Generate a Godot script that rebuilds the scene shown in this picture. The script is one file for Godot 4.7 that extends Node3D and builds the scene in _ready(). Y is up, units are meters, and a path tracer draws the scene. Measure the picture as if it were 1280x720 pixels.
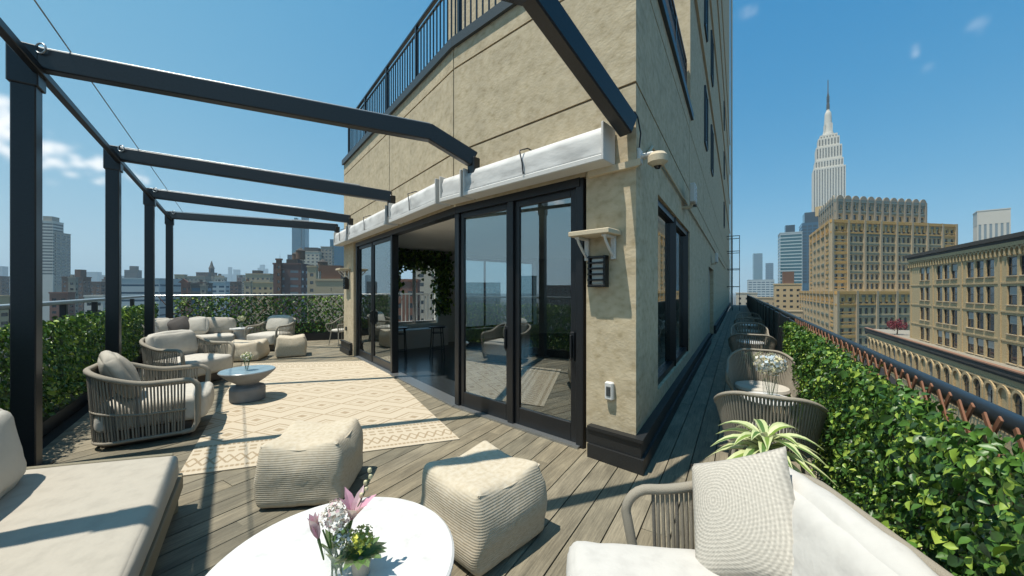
extends Node3D
# A planted roof terrace above a city avenue. Plan coordinates: x to the right, d straight ahead of the camera (world z = -d), heights above the deck.

const WALK := Vector2(0.5239, 0.8518)     # direction of the side walkway and of the deck boards
const CORNER := Vector2(1.112, 3.3)       # corner of the terrace building
const BEND := Vector2(-0.8, 5.03)
const WEND := Vector2(-4.43, 9.7)
var M := {}
var names := {}
var rng := RandomNumberGenerator.new()
var nz := FastNoiseLite.new()


func V(x: float, h: float, d: float) -> Vector3:
	return Vector3(x, h, -d)


func P(p: Vector2, h: float) -> Vector3:
	return Vector3(p.x, h, -p.y)


# ---------------------------------------------------------------- mesh building
class Mb:
	var v := PackedVector3Array()
	var n := PackedVector3Array()
	var t := PackedVector2Array()

	func tri(a: Vector3, b: Vector3, c: Vector3, m: Vector3) -> void:
		if (b - a).cross(c - a).dot(m) > 0.0:
			v.append_array([a, c, b])
		else:
			v.append_array([a, b, c])
		n.append_array([m, m, m])
		t.append_array([Vector2.ZERO, Vector2.ZERO, Vector2.ZERO])

	func tris(a: Vector3, b: Vector3, c: Vector3, na: Vector3, nb: Vector3, nc: Vector3, ta := Vector2.ZERO, tb := Vector2.ZERO, tc := Vector2.ZERO) -> void:
		if (b - a).cross(c - a).dot(na + nb + nc) > 0.0:
			v.append_array([a, c, b]); n.append_array([na, nc, nb]); t.append_array([ta, tc, tb])
		else:
			v.append_array([a, b, c]); n.append_array([na, nb, nc]); t.append_array([ta, tb, tc])

	func quad(a: Vector3, b: Vector3, c: Vector3, d: Vector3, m: Vector3) -> void:
		tri(a, b, c, m)
		tri(a, c, d, m)

	func quadt(a: Vector3, b: Vector3, c: Vector3, d: Vector3, m: Vector3, ta: Vector2, tb: Vector2, tc: Vector2, td: Vector2) -> void:
		tris(a, b, c, m, m, m, ta, tb, tc)
		tris(a, c, d, m, m, m, ta, tc, td)

	func box(o: Vector3, s: Vector3, b := Basis.IDENTITY) -> void:
		var h := s * 0.5
		for ax in 3:
			var i := Vector3.ZERO; i[ax] = h[ax]
			var j := Vector3.ZERO; j[(ax + 1) % 3] = h[(ax + 1) % 3]
			var k := Vector3.ZERO; k[(ax + 2) % 3] = h[(ax + 2) % 3]
			for sg in [-1.0, 1.0]:
				var c: Vector3 = i * sg
				quad(o + b * (c - j - k), o + b * (c + j - k), o + b * (c + j + k), o + b * (c - j + k), (b * c).normalized())

	# box with chamfered edges
	func cbox(o: Vector3, s: Vector3, r: float, b := Basis.IDENTITY) -> void:
		var h := s * 0.5
		var q := Vector3(h.x - r, h.y - r, h.z - r)
		for ax in 3:
			var a1 := (ax + 1) % 3
			var a2 := (ax + 2) % 3
			for sg in [-1.0, 1.0]:
				var c := []
				for e in [[-1, -1], [1, -1], [1, 1], [-1, 1]]:
					var p := Vector3.ZERO
					p[ax] = h[ax] * sg; p[a1] = q[a1] * e[0]; p[a2] = q[a2] * e[1]
					c.append(o + b * p)
				var m := Vector3.ZERO; m[ax] = sg
				quad(c[0], c[1], c[2], c[3], b * m)
			for s1 in [-1.0, 1.0]:
				for s2 in [-1.0, 1.0]:
					var e0 := Vector3.ZERO; e0[ax] = -q[ax]; e0[a1] = h[a1] * s1; e0[a2] = q[a2] * s2
					var e1 := Vector3.ZERO; e1[ax] = -q[ax]; e1[a1] = q[a1] * s1; e1[a2] = h[a2] * s2
					var e2 := e1; e2[ax] = q[ax]
					var e3 := e0; e3[ax] = q[ax]
					var m := Vector3.ZERO; m[a1] = s1; m[a2] = s2
					quad(o + b * e0, o + b * e1, o + b * e2, o + b * e3, (b * m).normalized())
		for sx in [-1.0, 1.0]:
			for sy in [-1.0, 1.0]:
				for sz in [-1.0, 1.0]:
					tri(o + b * Vector3(h.x * sx, q.y * sy, q.z * sz), o + b * Vector3(q.x * sx, h.y * sy, q.z * sz), o + b * Vector3(q.x * sx, q.y * sy, h.z * sz), (b * Vector3(sx, sy, sz)).normalized())

	# bar of rectangular section between two points
	func bar(a: Vector3, c: Vector3, w: float, h: float, r := 0.0, up := Vector3.UP) -> void:
		var f := (c - a).normalized()
		var s := up.cross(f)
		if s.length() < 0.01:
			s = Vector3.RIGHT.cross(f)
		s = s.normalized()
		var b := Basis(s, f.cross(s), f)
		if r > 0.0:
			cbox((a + c) * 0.5, Vector3(w, h, (c - a).length()), r, b)
		else:
			box((a + c) * 0.5, Vector3(w, h, (c - a).length()), b)

	func tube(pts: Array, rad, sides := 8, cap := true) -> void:
		var cnt := pts.size()
		var f: Vector3 = (pts[1] - pts[0]).normalized()
		var u := f.cross(Vector3.UP if absf(f.y) < 0.9 else Vector3.RIGHT).normalized()
		var rings := []
		var norms := []
		for i in cnt:
			var g: Vector3 = (pts[mini(i + 1, cnt - 1)] - pts[maxi(i - 1, 0)]).normalized()
			u = (u - g * u.dot(g)).normalized()
			var w := g.cross(u)
			var r: float = rad[i] if rad is Array else rad
			var ring := []
			var nr := []
			for k in sides:
				var an := TAU * k / sides
				var m := u * cos(an) + w * sin(an)
				nr.append(m)
				ring.append(pts[i] + m * r)
			rings.append(ring)
			norms.append(nr)
		for i in cnt - 1:
			for k in sides:
				var l := (k + 1) % sides
				var a: Vector3 = rings[i][k]; var b: Vector3 = rings[i][l]; var c: Vector3 = rings[i + 1][l]; var d: Vector3 = rings[i + 1][k]
				var ua := Vector2(float(k) / sides, i); var ub := Vector2(float(k + 1) / sides, i); var uc := Vector2(float(k + 1) / sides, i + 1); var ud := Vector2(float(k) / sides, i + 1)
				tris(a, b, c, norms[i][k], norms[i][l], norms[i + 1][l], ua, ub, uc)
				tris(a, c, d, norms[i][k], norms[i + 1][l], norms[i + 1][k], ua, uc, ud)
		if cap:
			for e in [0, cnt - 1]:
				var m: Vector3 = (pts[0] - pts[1]).normalized() if e == 0 else (pts[cnt - 1] - pts[cnt - 2]).normalized()
				for k in sides:
					tri(pts[e], rings[e][k], rings[e][(k + 1) % sides], m)

	# profile: [radius, height] from bottom to top
	func lathe(o: Vector3, prof: Array, sides := 32) -> void:
		for i in prof.size() - 1:
			var p: Array = prof[i]
			var q: Array = prof[i + 1]
			var sl := Vector2(q[1] - p[1], p[0] - q[0]).normalized()
			for k in sides:
				var a0 := TAU * k / sides
				var a1 := TAU * (k + 1) / sides
				var e0 := Vector3(cos(a0), 0, sin(a0))
				var e1 := Vector3(cos(a1), 0, sin(a1))
				var n0 := e0 * sl.x + Vector3.UP * sl.y
				var n1 := e1 * sl.x + Vector3.UP * sl.y
				var A: Vector3 = o + e0 * p[0] + Vector3.UP * p[1]; var B: Vector3 = o + e1 * p[0] + Vector3.UP * p[1]
				var C: Vector3 = o + e1 * q[0] + Vector3.UP * q[1]; var D: Vector3 = o + e0 * q[0] + Vector3.UP * q[1]
				if p[0] > 0.0: tris(A, B, C, n0, n1, n1)
				if q[0] > 0.0: tris(A, C, D, n0, n1, n0)

	# upright prism over a convex plan polygon of (x, d) points
	func prism(pl: Array, y0: float, y1: float, bottom := true) -> void:
		var mid := Vector2.ZERO
		for p in pl: mid += p
		mid /= pl.size()
		var cnt := pl.size()
		for i in cnt:
			var a: Vector2 = pl[i]
			var b: Vector2 = pl[(i + 1) % cnt]
			if a.distance_to(b) < 1e-4: continue
			var m := Vector2(b.y - a.y, a.x - b.x).normalized()
			if m.dot((a + b) * 0.5 - mid) < 0.0: m = -m
			quad(Vector3(a.x, y0, -a.y), Vector3(b.x, y0, -b.y), Vector3(b.x, y1, -b.y), Vector3(a.x, y1, -a.y), Vector3(m.x, 0, -m.y))
		for i in range(1, cnt - 1):
			tri(Vector3(pl[0].x, y1, -pl[0].y), Vector3(pl[i].x, y1, -pl[i].y), Vector3(pl[i + 1].x, y1, -pl[i + 1].y), Vector3.UP)
			if bottom: tri(Vector3(pl[0].x, y0, -pl[0].y), Vector3(pl[i].x, y0, -pl[i].y), Vector3(pl[i + 1].x, y0, -pl[i + 1].y), Vector3.DOWN)

	func smooth() -> void:
		var acc := {}
		for i in range(0, v.size(), 3):
			var m := (v[i + 2] - v[i]).cross(v[i + 1] - v[i])
			for k in 3:
				var key := Vector3i((v[i + k] * 5000.0).round())
				acc[key] = acc.get(key, Vector3.ZERO) + m
		for i in v.size():
			n[i] = acc[Vector3i((v[i] * 5000.0).round())].normalized()

	func mesh() -> ArrayMesh:
		var a := []
		a.resize(Mesh.ARRAY_MAX)
		a[Mesh.ARRAY_VERTEX] = v
		a[Mesh.ARRAY_NORMAL] = n
		a[Mesh.ARRAY_TEX_UV] = t
		var m := ArrayMesh.new()
		m.add_surface_from_arrays(Mesh.PRIMITIVE_TRIANGLES, a)
		return m


# a stuffed box: rounded edges, bulging faces, slight creases. "warp" may bend the finished points.
func soft(s: Vector3, r: float, puff: float, crease := 0.0, sd := 0, cells := 12, warp = null) -> Mb:
	var mb := Mb.new()
	var h := s * 0.5
	nz.seed = sd
	nz.frequency = 1.0
	var put := func(ax: int, sg: float, iu: int, iv: int) -> Vector3:
		var uu := sin((2.0 * iu / cells - 1.0) * PI * 0.5)
		var vv := sin((2.0 * iv / cells - 1.0) * PI * 0.5)
		var p := Vector3.ZERO
		p[ax] = h[ax] * sg
		p[(ax + 1) % 3] = h[(ax + 1) % 3] * uu
		p[(ax + 2) % 3] = h[(ax + 2) % 3] * vv
		var q := Vector3(clampf(p.x, r - h.x, h.x - r), clampf(p.y, r - h.y, h.y - r), clampf(p.z, r - h.z, h.z - r))
		p = q + (p - q).normalized() * r
		p[ax] += sg * puff * (1.0 - uu * uu) * (1.0 - vv * vv)
		if crease > 0.0:
			var dirn := p.normalized()
			p += dirn * crease * nz.get_noise_3d(p.x * 9.0 + sd, p.y * 9.0, p.z * 9.0)
		return warp.call(p) if warp != null else p
	for ax in 3:
		for sg in [-1.0, 1.0]:
			for i in cells:
				for j in cells:
					var a: Vector3 = put.call(ax, sg, i, j)
					var b: Vector3 = put.call(ax, sg, i + 1, j)
					var c: Vector3 = put.call(ax, sg, i + 1, j + 1)
					var d: Vector3 = put.call(ax, sg, i, j + 1)
					var m := Vector3.ZERO; m[ax] = sg
					m = (m + (a + b + c + d) * 0.02).normalized()
					var g := (b - a).cross(d - a)
					if g.length() < 1e-10: g = (c - b).cross(d - c)
					if g.dot(m) < 0.0: g = -g
					mb.tri(a, b, c, g.normalized())
					mb.tri(a, c, d, g.normalized())
	mb.smooth()
	return mb


# ---------------------------------------------------------------- nodes
func numbered(called: String) -> String:
	var k: int = names.get(called, 0)
	names[called] = k + 1
	return called if k == 0 else "%s_%03d" % [called, k]


func part(called: String, mb, m: Material, parent: Node, at := Transform3D.IDENTITY) -> MeshInstance3D:
	var o := MeshInstance3D.new()
	o.name = called
	o.mesh = mb.mesh() if mb is Mb else mb
	o.material_override = m
	o.transform = at
	parent.add_child(o, true)
	return o


func tag(o: Node, label: String, category: String, group := "", kind := "") -> void:
	if label: o.set_meta("label", label)
	if category: o.set_meta("category", category)
	if group: o.set_meta("group", group)
	if kind: o.set_meta("kind", kind)


func thing(called: String, label: String, category: String, at := Vector3.ZERO, turn := 0.0, group := "") -> Node3D:
	var o := Node3D.new()
	o.name = numbered(called)
	add_child(o)
	o.position = at
	o.rotation.y = turn
	tag(o, label, category, group)
	return o


func solid(called: String, mb, m: Material, label: String, category: String, at := Vector3.ZERO, turn := 0.0, group := "") -> MeshInstance3D:
	var o := part(numbered(called), mb, m, self)
	o.position = at
	o.rotation.y = turn
	tag(o, label, category, group)
	return o


func struct_of(called: String, mb, m: Material) -> MeshInstance3D:
	var o := part(numbered(called), mb, m, self)
	o.set_meta("kind", "structure")
	return o


func facing(fx: float, fd: float) -> float:       # turn that points a thing's front (+z) along (fx, fd) in plan
	return atan2(fx, -fd)


func copy_of(o: Node3D, at: Vector3, turn: float, label: String) -> Node3D:
	var c: Node3D = o.duplicate()
	c.name = numbered(String(o.name))
	add_child(c)
	c.position = at
	c.rotation.y = turn
	c.set_meta("label", label)
	return c


func many(called: String, m: Mesh, mat: Material, parent: Node, where: Array, tints := []) -> MultiMeshInstance3D:
	var mm := MultiMesh.new()
	mm.transform_format = MultiMesh.TRANSFORM_3D
	mm.use_colors = tints.size() > 0
	mm.mesh = m
	mm.instance_count = where.size()
	for i in where.size():
		mm.set_instance_transform(i, where[i])
		if tints.size(): mm.set_instance_color(i, tints[i])
	var o := MultiMeshInstance3D.new()
	o.name = called
	o.multimesh = mm
	o.material_override = mat
	parent.add_child(o, true)
	o.set_meta("kind", "stuff")
	return o


# ---------------------------------------------------------------- materials
func lin(r: float, g: float, b: float, a := 1.0) -> Color:
	var c := Color(r, g, b).linear_to_srgb()
	c.a = a
	return c


func ntex(freq: float, octaves: int, stops: Array, size := 512, sd := 1, kind := FastNoiseLite.TYPE_SIMPLEX_SMOOTH) -> NoiseTexture2D:
	var f := FastNoiseLite.new()
	f.noise_type = kind
	f.frequency = freq
	f.seed = sd
	f.fractal_octaves = octaves
	var t := NoiseTexture2D.new()
	t.width = size
	t.height = size
	t.seamless = true
	t.noise = f
	if stops.size():
		var g := Gradient.new()
		g.offsets = PackedFloat32Array(range(stops.size()).map(func(i): return float(i) / (stops.size() - 1)))
		g.colors = PackedColorArray(stops)
		t.color_ramp = g
	return t


func mat(called: String, c: Color, rough := 0.8, metal := 0.0, tex: Texture2D = null, scale := Vector3.ONE, bump: Texture2D = null, bump_cm := 0.2, world := true) -> StandardMaterial3D:
	var m := StandardMaterial3D.new()
	m.resource_name = called
	m.albedo_color = c
	m.roughness = rough
	m.metallic = metal
	if tex or bump:
		m.uv1_triplanar = true
		m.uv1_world_triplanar = world
		m.uv1_scale = scale
	if tex: m.albedo_texture = tex
	if bump:
		m.heightmap_enabled = true
		m.heightmap_texture = bump
		m.heightmap_scale = bump_cm
	M[called] = m
	return m


func g3(v: float) -> Color:
	return Color(v, v, v)


func make_materials() -> void:
	var blotch := ntex(0.006, 5, [g3(0.86), g3(0.93), g3(0.98), g3(1.0)], 512, 3)
	var fine := ntex(0.06, 4, [g3(0.0), g3(1.0)], 512, 5)
	var speck := ntex(0.12, 3, [g3(0.72), g3(0.93), g3(1.0)], 512, 9)
	var st := mat("stucco", lin(0.575, 0.48, 0.33), 0.92, 0.0, blotch, Vector3.ONE * 0.9, fine, 0.22)
	st.detail_enabled = true
	st.detail_albedo = ntex(0.02, 4, [Color(0.80, 0.78, 0.72), Color(0.95, 0.94, 0.92), Color.WHITE, Color.WHITE], 512, 21)
	st.detail_blend_mode = BaseMaterial3D.BLEND_MODE_MUL
	st.uv2_triplanar = true
	st.uv2_world_triplanar = true
	st.uv2_scale = Vector3(0.5, 0.18, 0.5)
	mat("groove", lin(0.20, 0.155, 0.10), 0.95, 0.0, speck, Vector3.ONE)
	mat("trim_cream", lin(0.66, 0.56, 0.40), 0.8, 0.0, speck, Vector3.ONE * 2.0, fine, 0.1)
	mat("black_metal", lin(0.010, 0.012, 0.015), 0.38, 0.0, speck, Vector3.ONE * 0.7)
	mat("slate_metal", lin(0.015, 0.019, 0.024), 0.36, 0.0, speck, Vector3.ONE * 0.6)
	mat("cap_metal", lin(0.075, 0.085, 0.09), 0.45, 0.3, speck, Vector3.ONE)
	mat("plinth", lin(0.018, 0.019, 0.020), 0.5, 0.0, speck, Vector3.ONE * 1.5, fine, 0.15)
	mat("steel", lin(0.45, 0.47, 0.48), 0.35, 0.8, speck, Vector3.ONE)
	mat("white_paint", lin(0.72, 0.71, 0.68), 0.6, 0.0, speck, Vector3.ONE * 2.0)
	mat("ceiling_white", lin(0.80, 0.79, 0.75), 0.9)
	mat("plaster", lin(0.58, 0.59, 0.54), 0.9)
	mat("dark_floor", lin(0.030, 0.036, 0.040), 0.22, 0.0, speck, Vector3.ONE * 0.6)
	mat("lens", lin(0.01, 0.01, 0.012), 0.1)
	mat("lamp_glass", lin(0.55, 0.54, 0.50), 0.35)
	# cloth
	var weave := ntex(0.22, 2, [g3(0.0), g3(1.0)], 256, 14, FastNoiseLite.TYPE_VALUE)
	var cloth_tone := ntex(0.012, 4, [g3(0.93), g3(0.98), g3(1.0)], 512, 15)
	mat("cushion", lin(0.52, 0.49, 0.43), 0.95, 0.0, cloth_tone, Vector3.ONE * 1.2, weave, 0.12, false)
	mat("cushion_white", lin(0.53, 0.515, 0.485), 0.95, 0.0, cloth_tone, Vector3.ONE * 1.4, weave, 0.12, false)
	mat("cushion_tan", lin(0.42, 0.385, 0.325), 0.95, 0.0, cloth_tone, Vector3.ONE * 1.2, weave, 0.12, false)
	mat("cushion_dark", lin(0.10, 0.09, 0.085), 0.95, 0.0, cloth_tone, Vector3.ONE * 1.2, weave, 0.12, false)
	mat("awning_cloth", lin(0.63, 0.63, 0.62), 0.85, 0.0, ntex(0.01, 4, [g3(0.72), g3(0.92), g3(1.0), g3(1.0)], 512, 33), Vector3(0.5, 0.9, 0.5), fine, 0.12)
	var ribs := Image.create(64, 256, false, Image.FORMAT_L8)
	for y in 256:
		for x in 64:
			ribs.set_pixel(x, y, g3(0.5 + 0.5 * sin(y / 256.0 * TAU * 16.0 + 0.9 * sin(x / 64.0 * TAU))))
	var rib := ImageTexture.create_from_image(ribs)
	mat("knit", lin(0.54, 0.49, 0.40), 0.95, 0.0, ntex(0.02, 4, [Color(0.90, 0.87, 0.82), Color(0.97, 0.95, 0.92), Color.WHITE], 512, 16), Vector3(2.0, 4.2, 2.0), rib, 0.13, false)
	var rings := Image.create(512, 512, false, Image.FORMAT_RGB8)
	var rn := FastNoiseLite.new(); rn.seed = 3; rn.frequency = 0.05
	for y in 512:
		for x in 512:
			var q := Vector2(absf(x - 180.0), absf(y - 300.0)) / 256.0
			var r := pow(pow(q.x, 2.6) + pow(q.y, 2.6), 1.0 / 2.6)
			var a := atan2(q.y, q.x)
			var k := 0.5 + 0.5 * sin(r * TAU * 17.0)
			var st2 := 0.5 + 0.5 * sin(a * 90.0 * maxf(r, 0.2) + floor(r * 17.0) * 1.7)
			rings.set_pixel(x, y, g3(clampf(0.82 + 0.09 * k + 0.05 * st2 + 0.06 * rn.get_noise_2d(x, y), 0, 1)))
	var cr := mat("crochet", lin(0.60, 0.56, 0.49), 0.95)
	cr.albedo_texture = ImageTexture.create_from_image(rings)
	cr.heightmap_enabled = true
	cr.heightmap_texture = cr.albedo_texture
	cr.heightmap_scale = 0.8
	mat("rope", lin(0.345, 0.31, 0.25), 0.9, 0.0, speck, Vector3.ONE * 6.0, fine, 0.2, false)
	mat("rope_dark", lin(0.20, 0.185, 0.16), 0.9, 0.0, speck, Vector3.ONE * 6.0, fine, 0.2, false)
	mat("plinth_wood", lin(0.11, 0.085, 0.065), 0.7, 0.0, speck, Vector3.ONE * 2.0, null, 0.0, false)
	mat("table_white", lin(0.66, 0.655, 0.64), 0.42, 0.0, ntex(0.015, 5, [g3(0.88), g3(0.96), g3(1.0), g3(1.0)], 512, 40), Vector3.ONE * 1.1, null, 0.0, false)
	mat("concrete", lin(0.24, 0.245, 0.25), 0.7, 0.0, blotch, Vector3.ONE * 1.5, fine, 0.15, false)
	mat("concrete_top", lin(0.22, 0.31, 0.36), 0.3, 0.0, blotch, Vector3.ONE * 1.5, null, 0.0, false)
	# deck boards: long streaks, four tones; uv runs along the board
	var wood := Image.create(1024, 256, false, Image.FORMAT_RGB8)
	var w1 := FastNoiseLite.new(); w1.seed = 4; w1.frequency = 1.0; w1.fractal_octaves = 4
	for y in 256:
		for x in 1024:
			var k := w1.get_noise_2d(x * 0.006, y * 0.16) * 0.5 + w1.get_noise_2d(x * 0.05 + 90.0, y * 0.7) * 0.3 + w1.get_noise_2d(x * 0.004 + 30.0, y * 0.012) * 0.5
			var c := Color(0.66, 0.64, 0.59).lerp(Color(0.98, 0.95, 0.88), clampf(0.55 + k, 0.0, 1.0))
			wood.set_pixel(x, y, c)
	var wt := ImageTexture.create_from_image(wood)
	for i in 4:
		var m := StandardMaterial3D.new()
		m.resource_name = "deck_wood"
		m.albedo_color = [lin(0.265, 0.248, 0.208), lin(0.305, 0.283, 0.238), lin(0.22, 0.21, 0.178), lin(0.28, 0.255, 0.207)][i]
		m.albedo_texture = wt
		m.roughness = 0.72
		m.heightmap_enabled = true
		m.heightmap_texture = wt
		m.heightmap_scale = 0.25
		M["deck%d" % i] = m
	mat("under_deck", lin(0.012, 0.011, 0.010), 0.95)
	mat("frame_wood", lin(0.25, 0.22, 0.15), 0.7, 0.0, speck, Vector3(8, 8, 1.0), null, 0.0, false)
	mat("lattice_wood", lin(0.27, 0.115, 0.06), 0.75, 0.0, speck, Vector3.ONE * 4.0, null, 0.0, false)
	# plants
	for nm in ["leaf", "leaf_pale"]:
		var m := StandardMaterial3D.new()
		m.resource_name = nm
		m.albedo_color = Color.WHITE
		m.vertex_color_use_as_albedo = true
		m.roughness = 0.42
		m.backlight_enabled = true
		m.backlight = lin(0.20, 0.24, 0.07) if nm == "leaf" else lin(0.3, 0.3, 0.25)
		M[nm] = m
	for a in [["leaf_deep", 0.030, 0.085, 0.018], ["leaf_mid", 0.055, 0.135, 0.025], ["leaf_lime", 0.15, 0.24, 0.035], ["stripe_cream", 0.50, 0.55, 0.28], ["petal_pink", 0.62, 0.30, 0.42], ["petal_white", 0.72, 0.70, 0.66], ["petal_blue", 0.42, 0.52, 0.60], ["petal_yellow", 0.55, 0.55, 0.06], ["petal_blush", 0.60, 0.42, 0.47], ["bud_cream", 0.6, 0.55, 0.35]]:
		var m := mat(a[0], lin(a[1], a[2], a[3]), 0.5)
		m.backlight_enabled = true
		m.backlight = lin(0.3, 0.3, 0.2)
	mat("stem", lin(0.06, 0.09, 0.03), 0.7)
	mat("soil", lin(0.03, 0.022, 0.015), 0.95)
	# glass
	var gl := mat("door_glass", lin(0.42, 0.56, 0.58, 0.0), 0.0)      # coated solar glazing: tinted, strongly reflecting
	gl.refraction_enabled = true
	gl.refraction_scale = 0.2
	var gp := mat("pane", lin(0.8, 0.85, 0.85, 0.04), 0.02)
	gp.transparency = BaseMaterial3D.TRANSPARENCY_ALPHA
	var gv := mat("vase_glass", lin(0.75, 0.88, 0.84, 0.10), 0.03)
	gv.transparency = BaseMaterial3D.TRANSPARENCY_ALPHA
	var gf := mat("far_glass", lin(0.020, 0.026, 0.034), 0.12)
	gf.metallic_specular = 0.8
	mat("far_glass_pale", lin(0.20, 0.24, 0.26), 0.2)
	mat("blind", lin(0.42, 0.42, 0.39), 0.8)
	mat("tower_glass_teal", lin(0.04, 0.13, 0.16), 0.12, 0.30)
	mat("tower_glass_blue", lin(0.045, 0.12, 0.19), 0.10, 0.35)
	mat("tower_glass_dark", lin(0.035, 0.055, 0.075), 0.15, 0.3)
	# masonry of the city
	var brick := ntex(0.09, 4, [Color(0.72, 0.68, 0.62), Color(0.92, 0.9, 0.86), Color.WHITE], 512, 50)
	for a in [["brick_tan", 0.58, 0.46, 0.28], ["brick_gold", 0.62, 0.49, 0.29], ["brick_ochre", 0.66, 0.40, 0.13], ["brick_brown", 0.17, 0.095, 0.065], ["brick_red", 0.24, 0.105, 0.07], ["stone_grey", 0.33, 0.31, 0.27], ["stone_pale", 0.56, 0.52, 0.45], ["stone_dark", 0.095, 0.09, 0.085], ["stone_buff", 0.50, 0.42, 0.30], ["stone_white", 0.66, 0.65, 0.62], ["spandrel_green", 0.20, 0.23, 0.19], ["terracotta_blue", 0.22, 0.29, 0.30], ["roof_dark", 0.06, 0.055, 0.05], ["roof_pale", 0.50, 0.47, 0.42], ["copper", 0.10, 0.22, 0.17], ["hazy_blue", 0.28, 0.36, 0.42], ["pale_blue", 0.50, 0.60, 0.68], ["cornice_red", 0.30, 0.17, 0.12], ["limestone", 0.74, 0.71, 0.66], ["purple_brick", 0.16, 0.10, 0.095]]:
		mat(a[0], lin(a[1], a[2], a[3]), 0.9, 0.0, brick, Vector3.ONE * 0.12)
	mat("tank_wood", lin(0.13, 0.08, 0.05), 0.9, 0.0, brick, Vector3.ONE * 0.5)
	mat("asphalt", lin(0.05, 0.05, 0.052), 0.95, 0.0, brick, Vector3.ONE * 0.02)
	mat("red_leaf", lin(0.16, 0.012, 0.025), 0.7)
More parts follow.
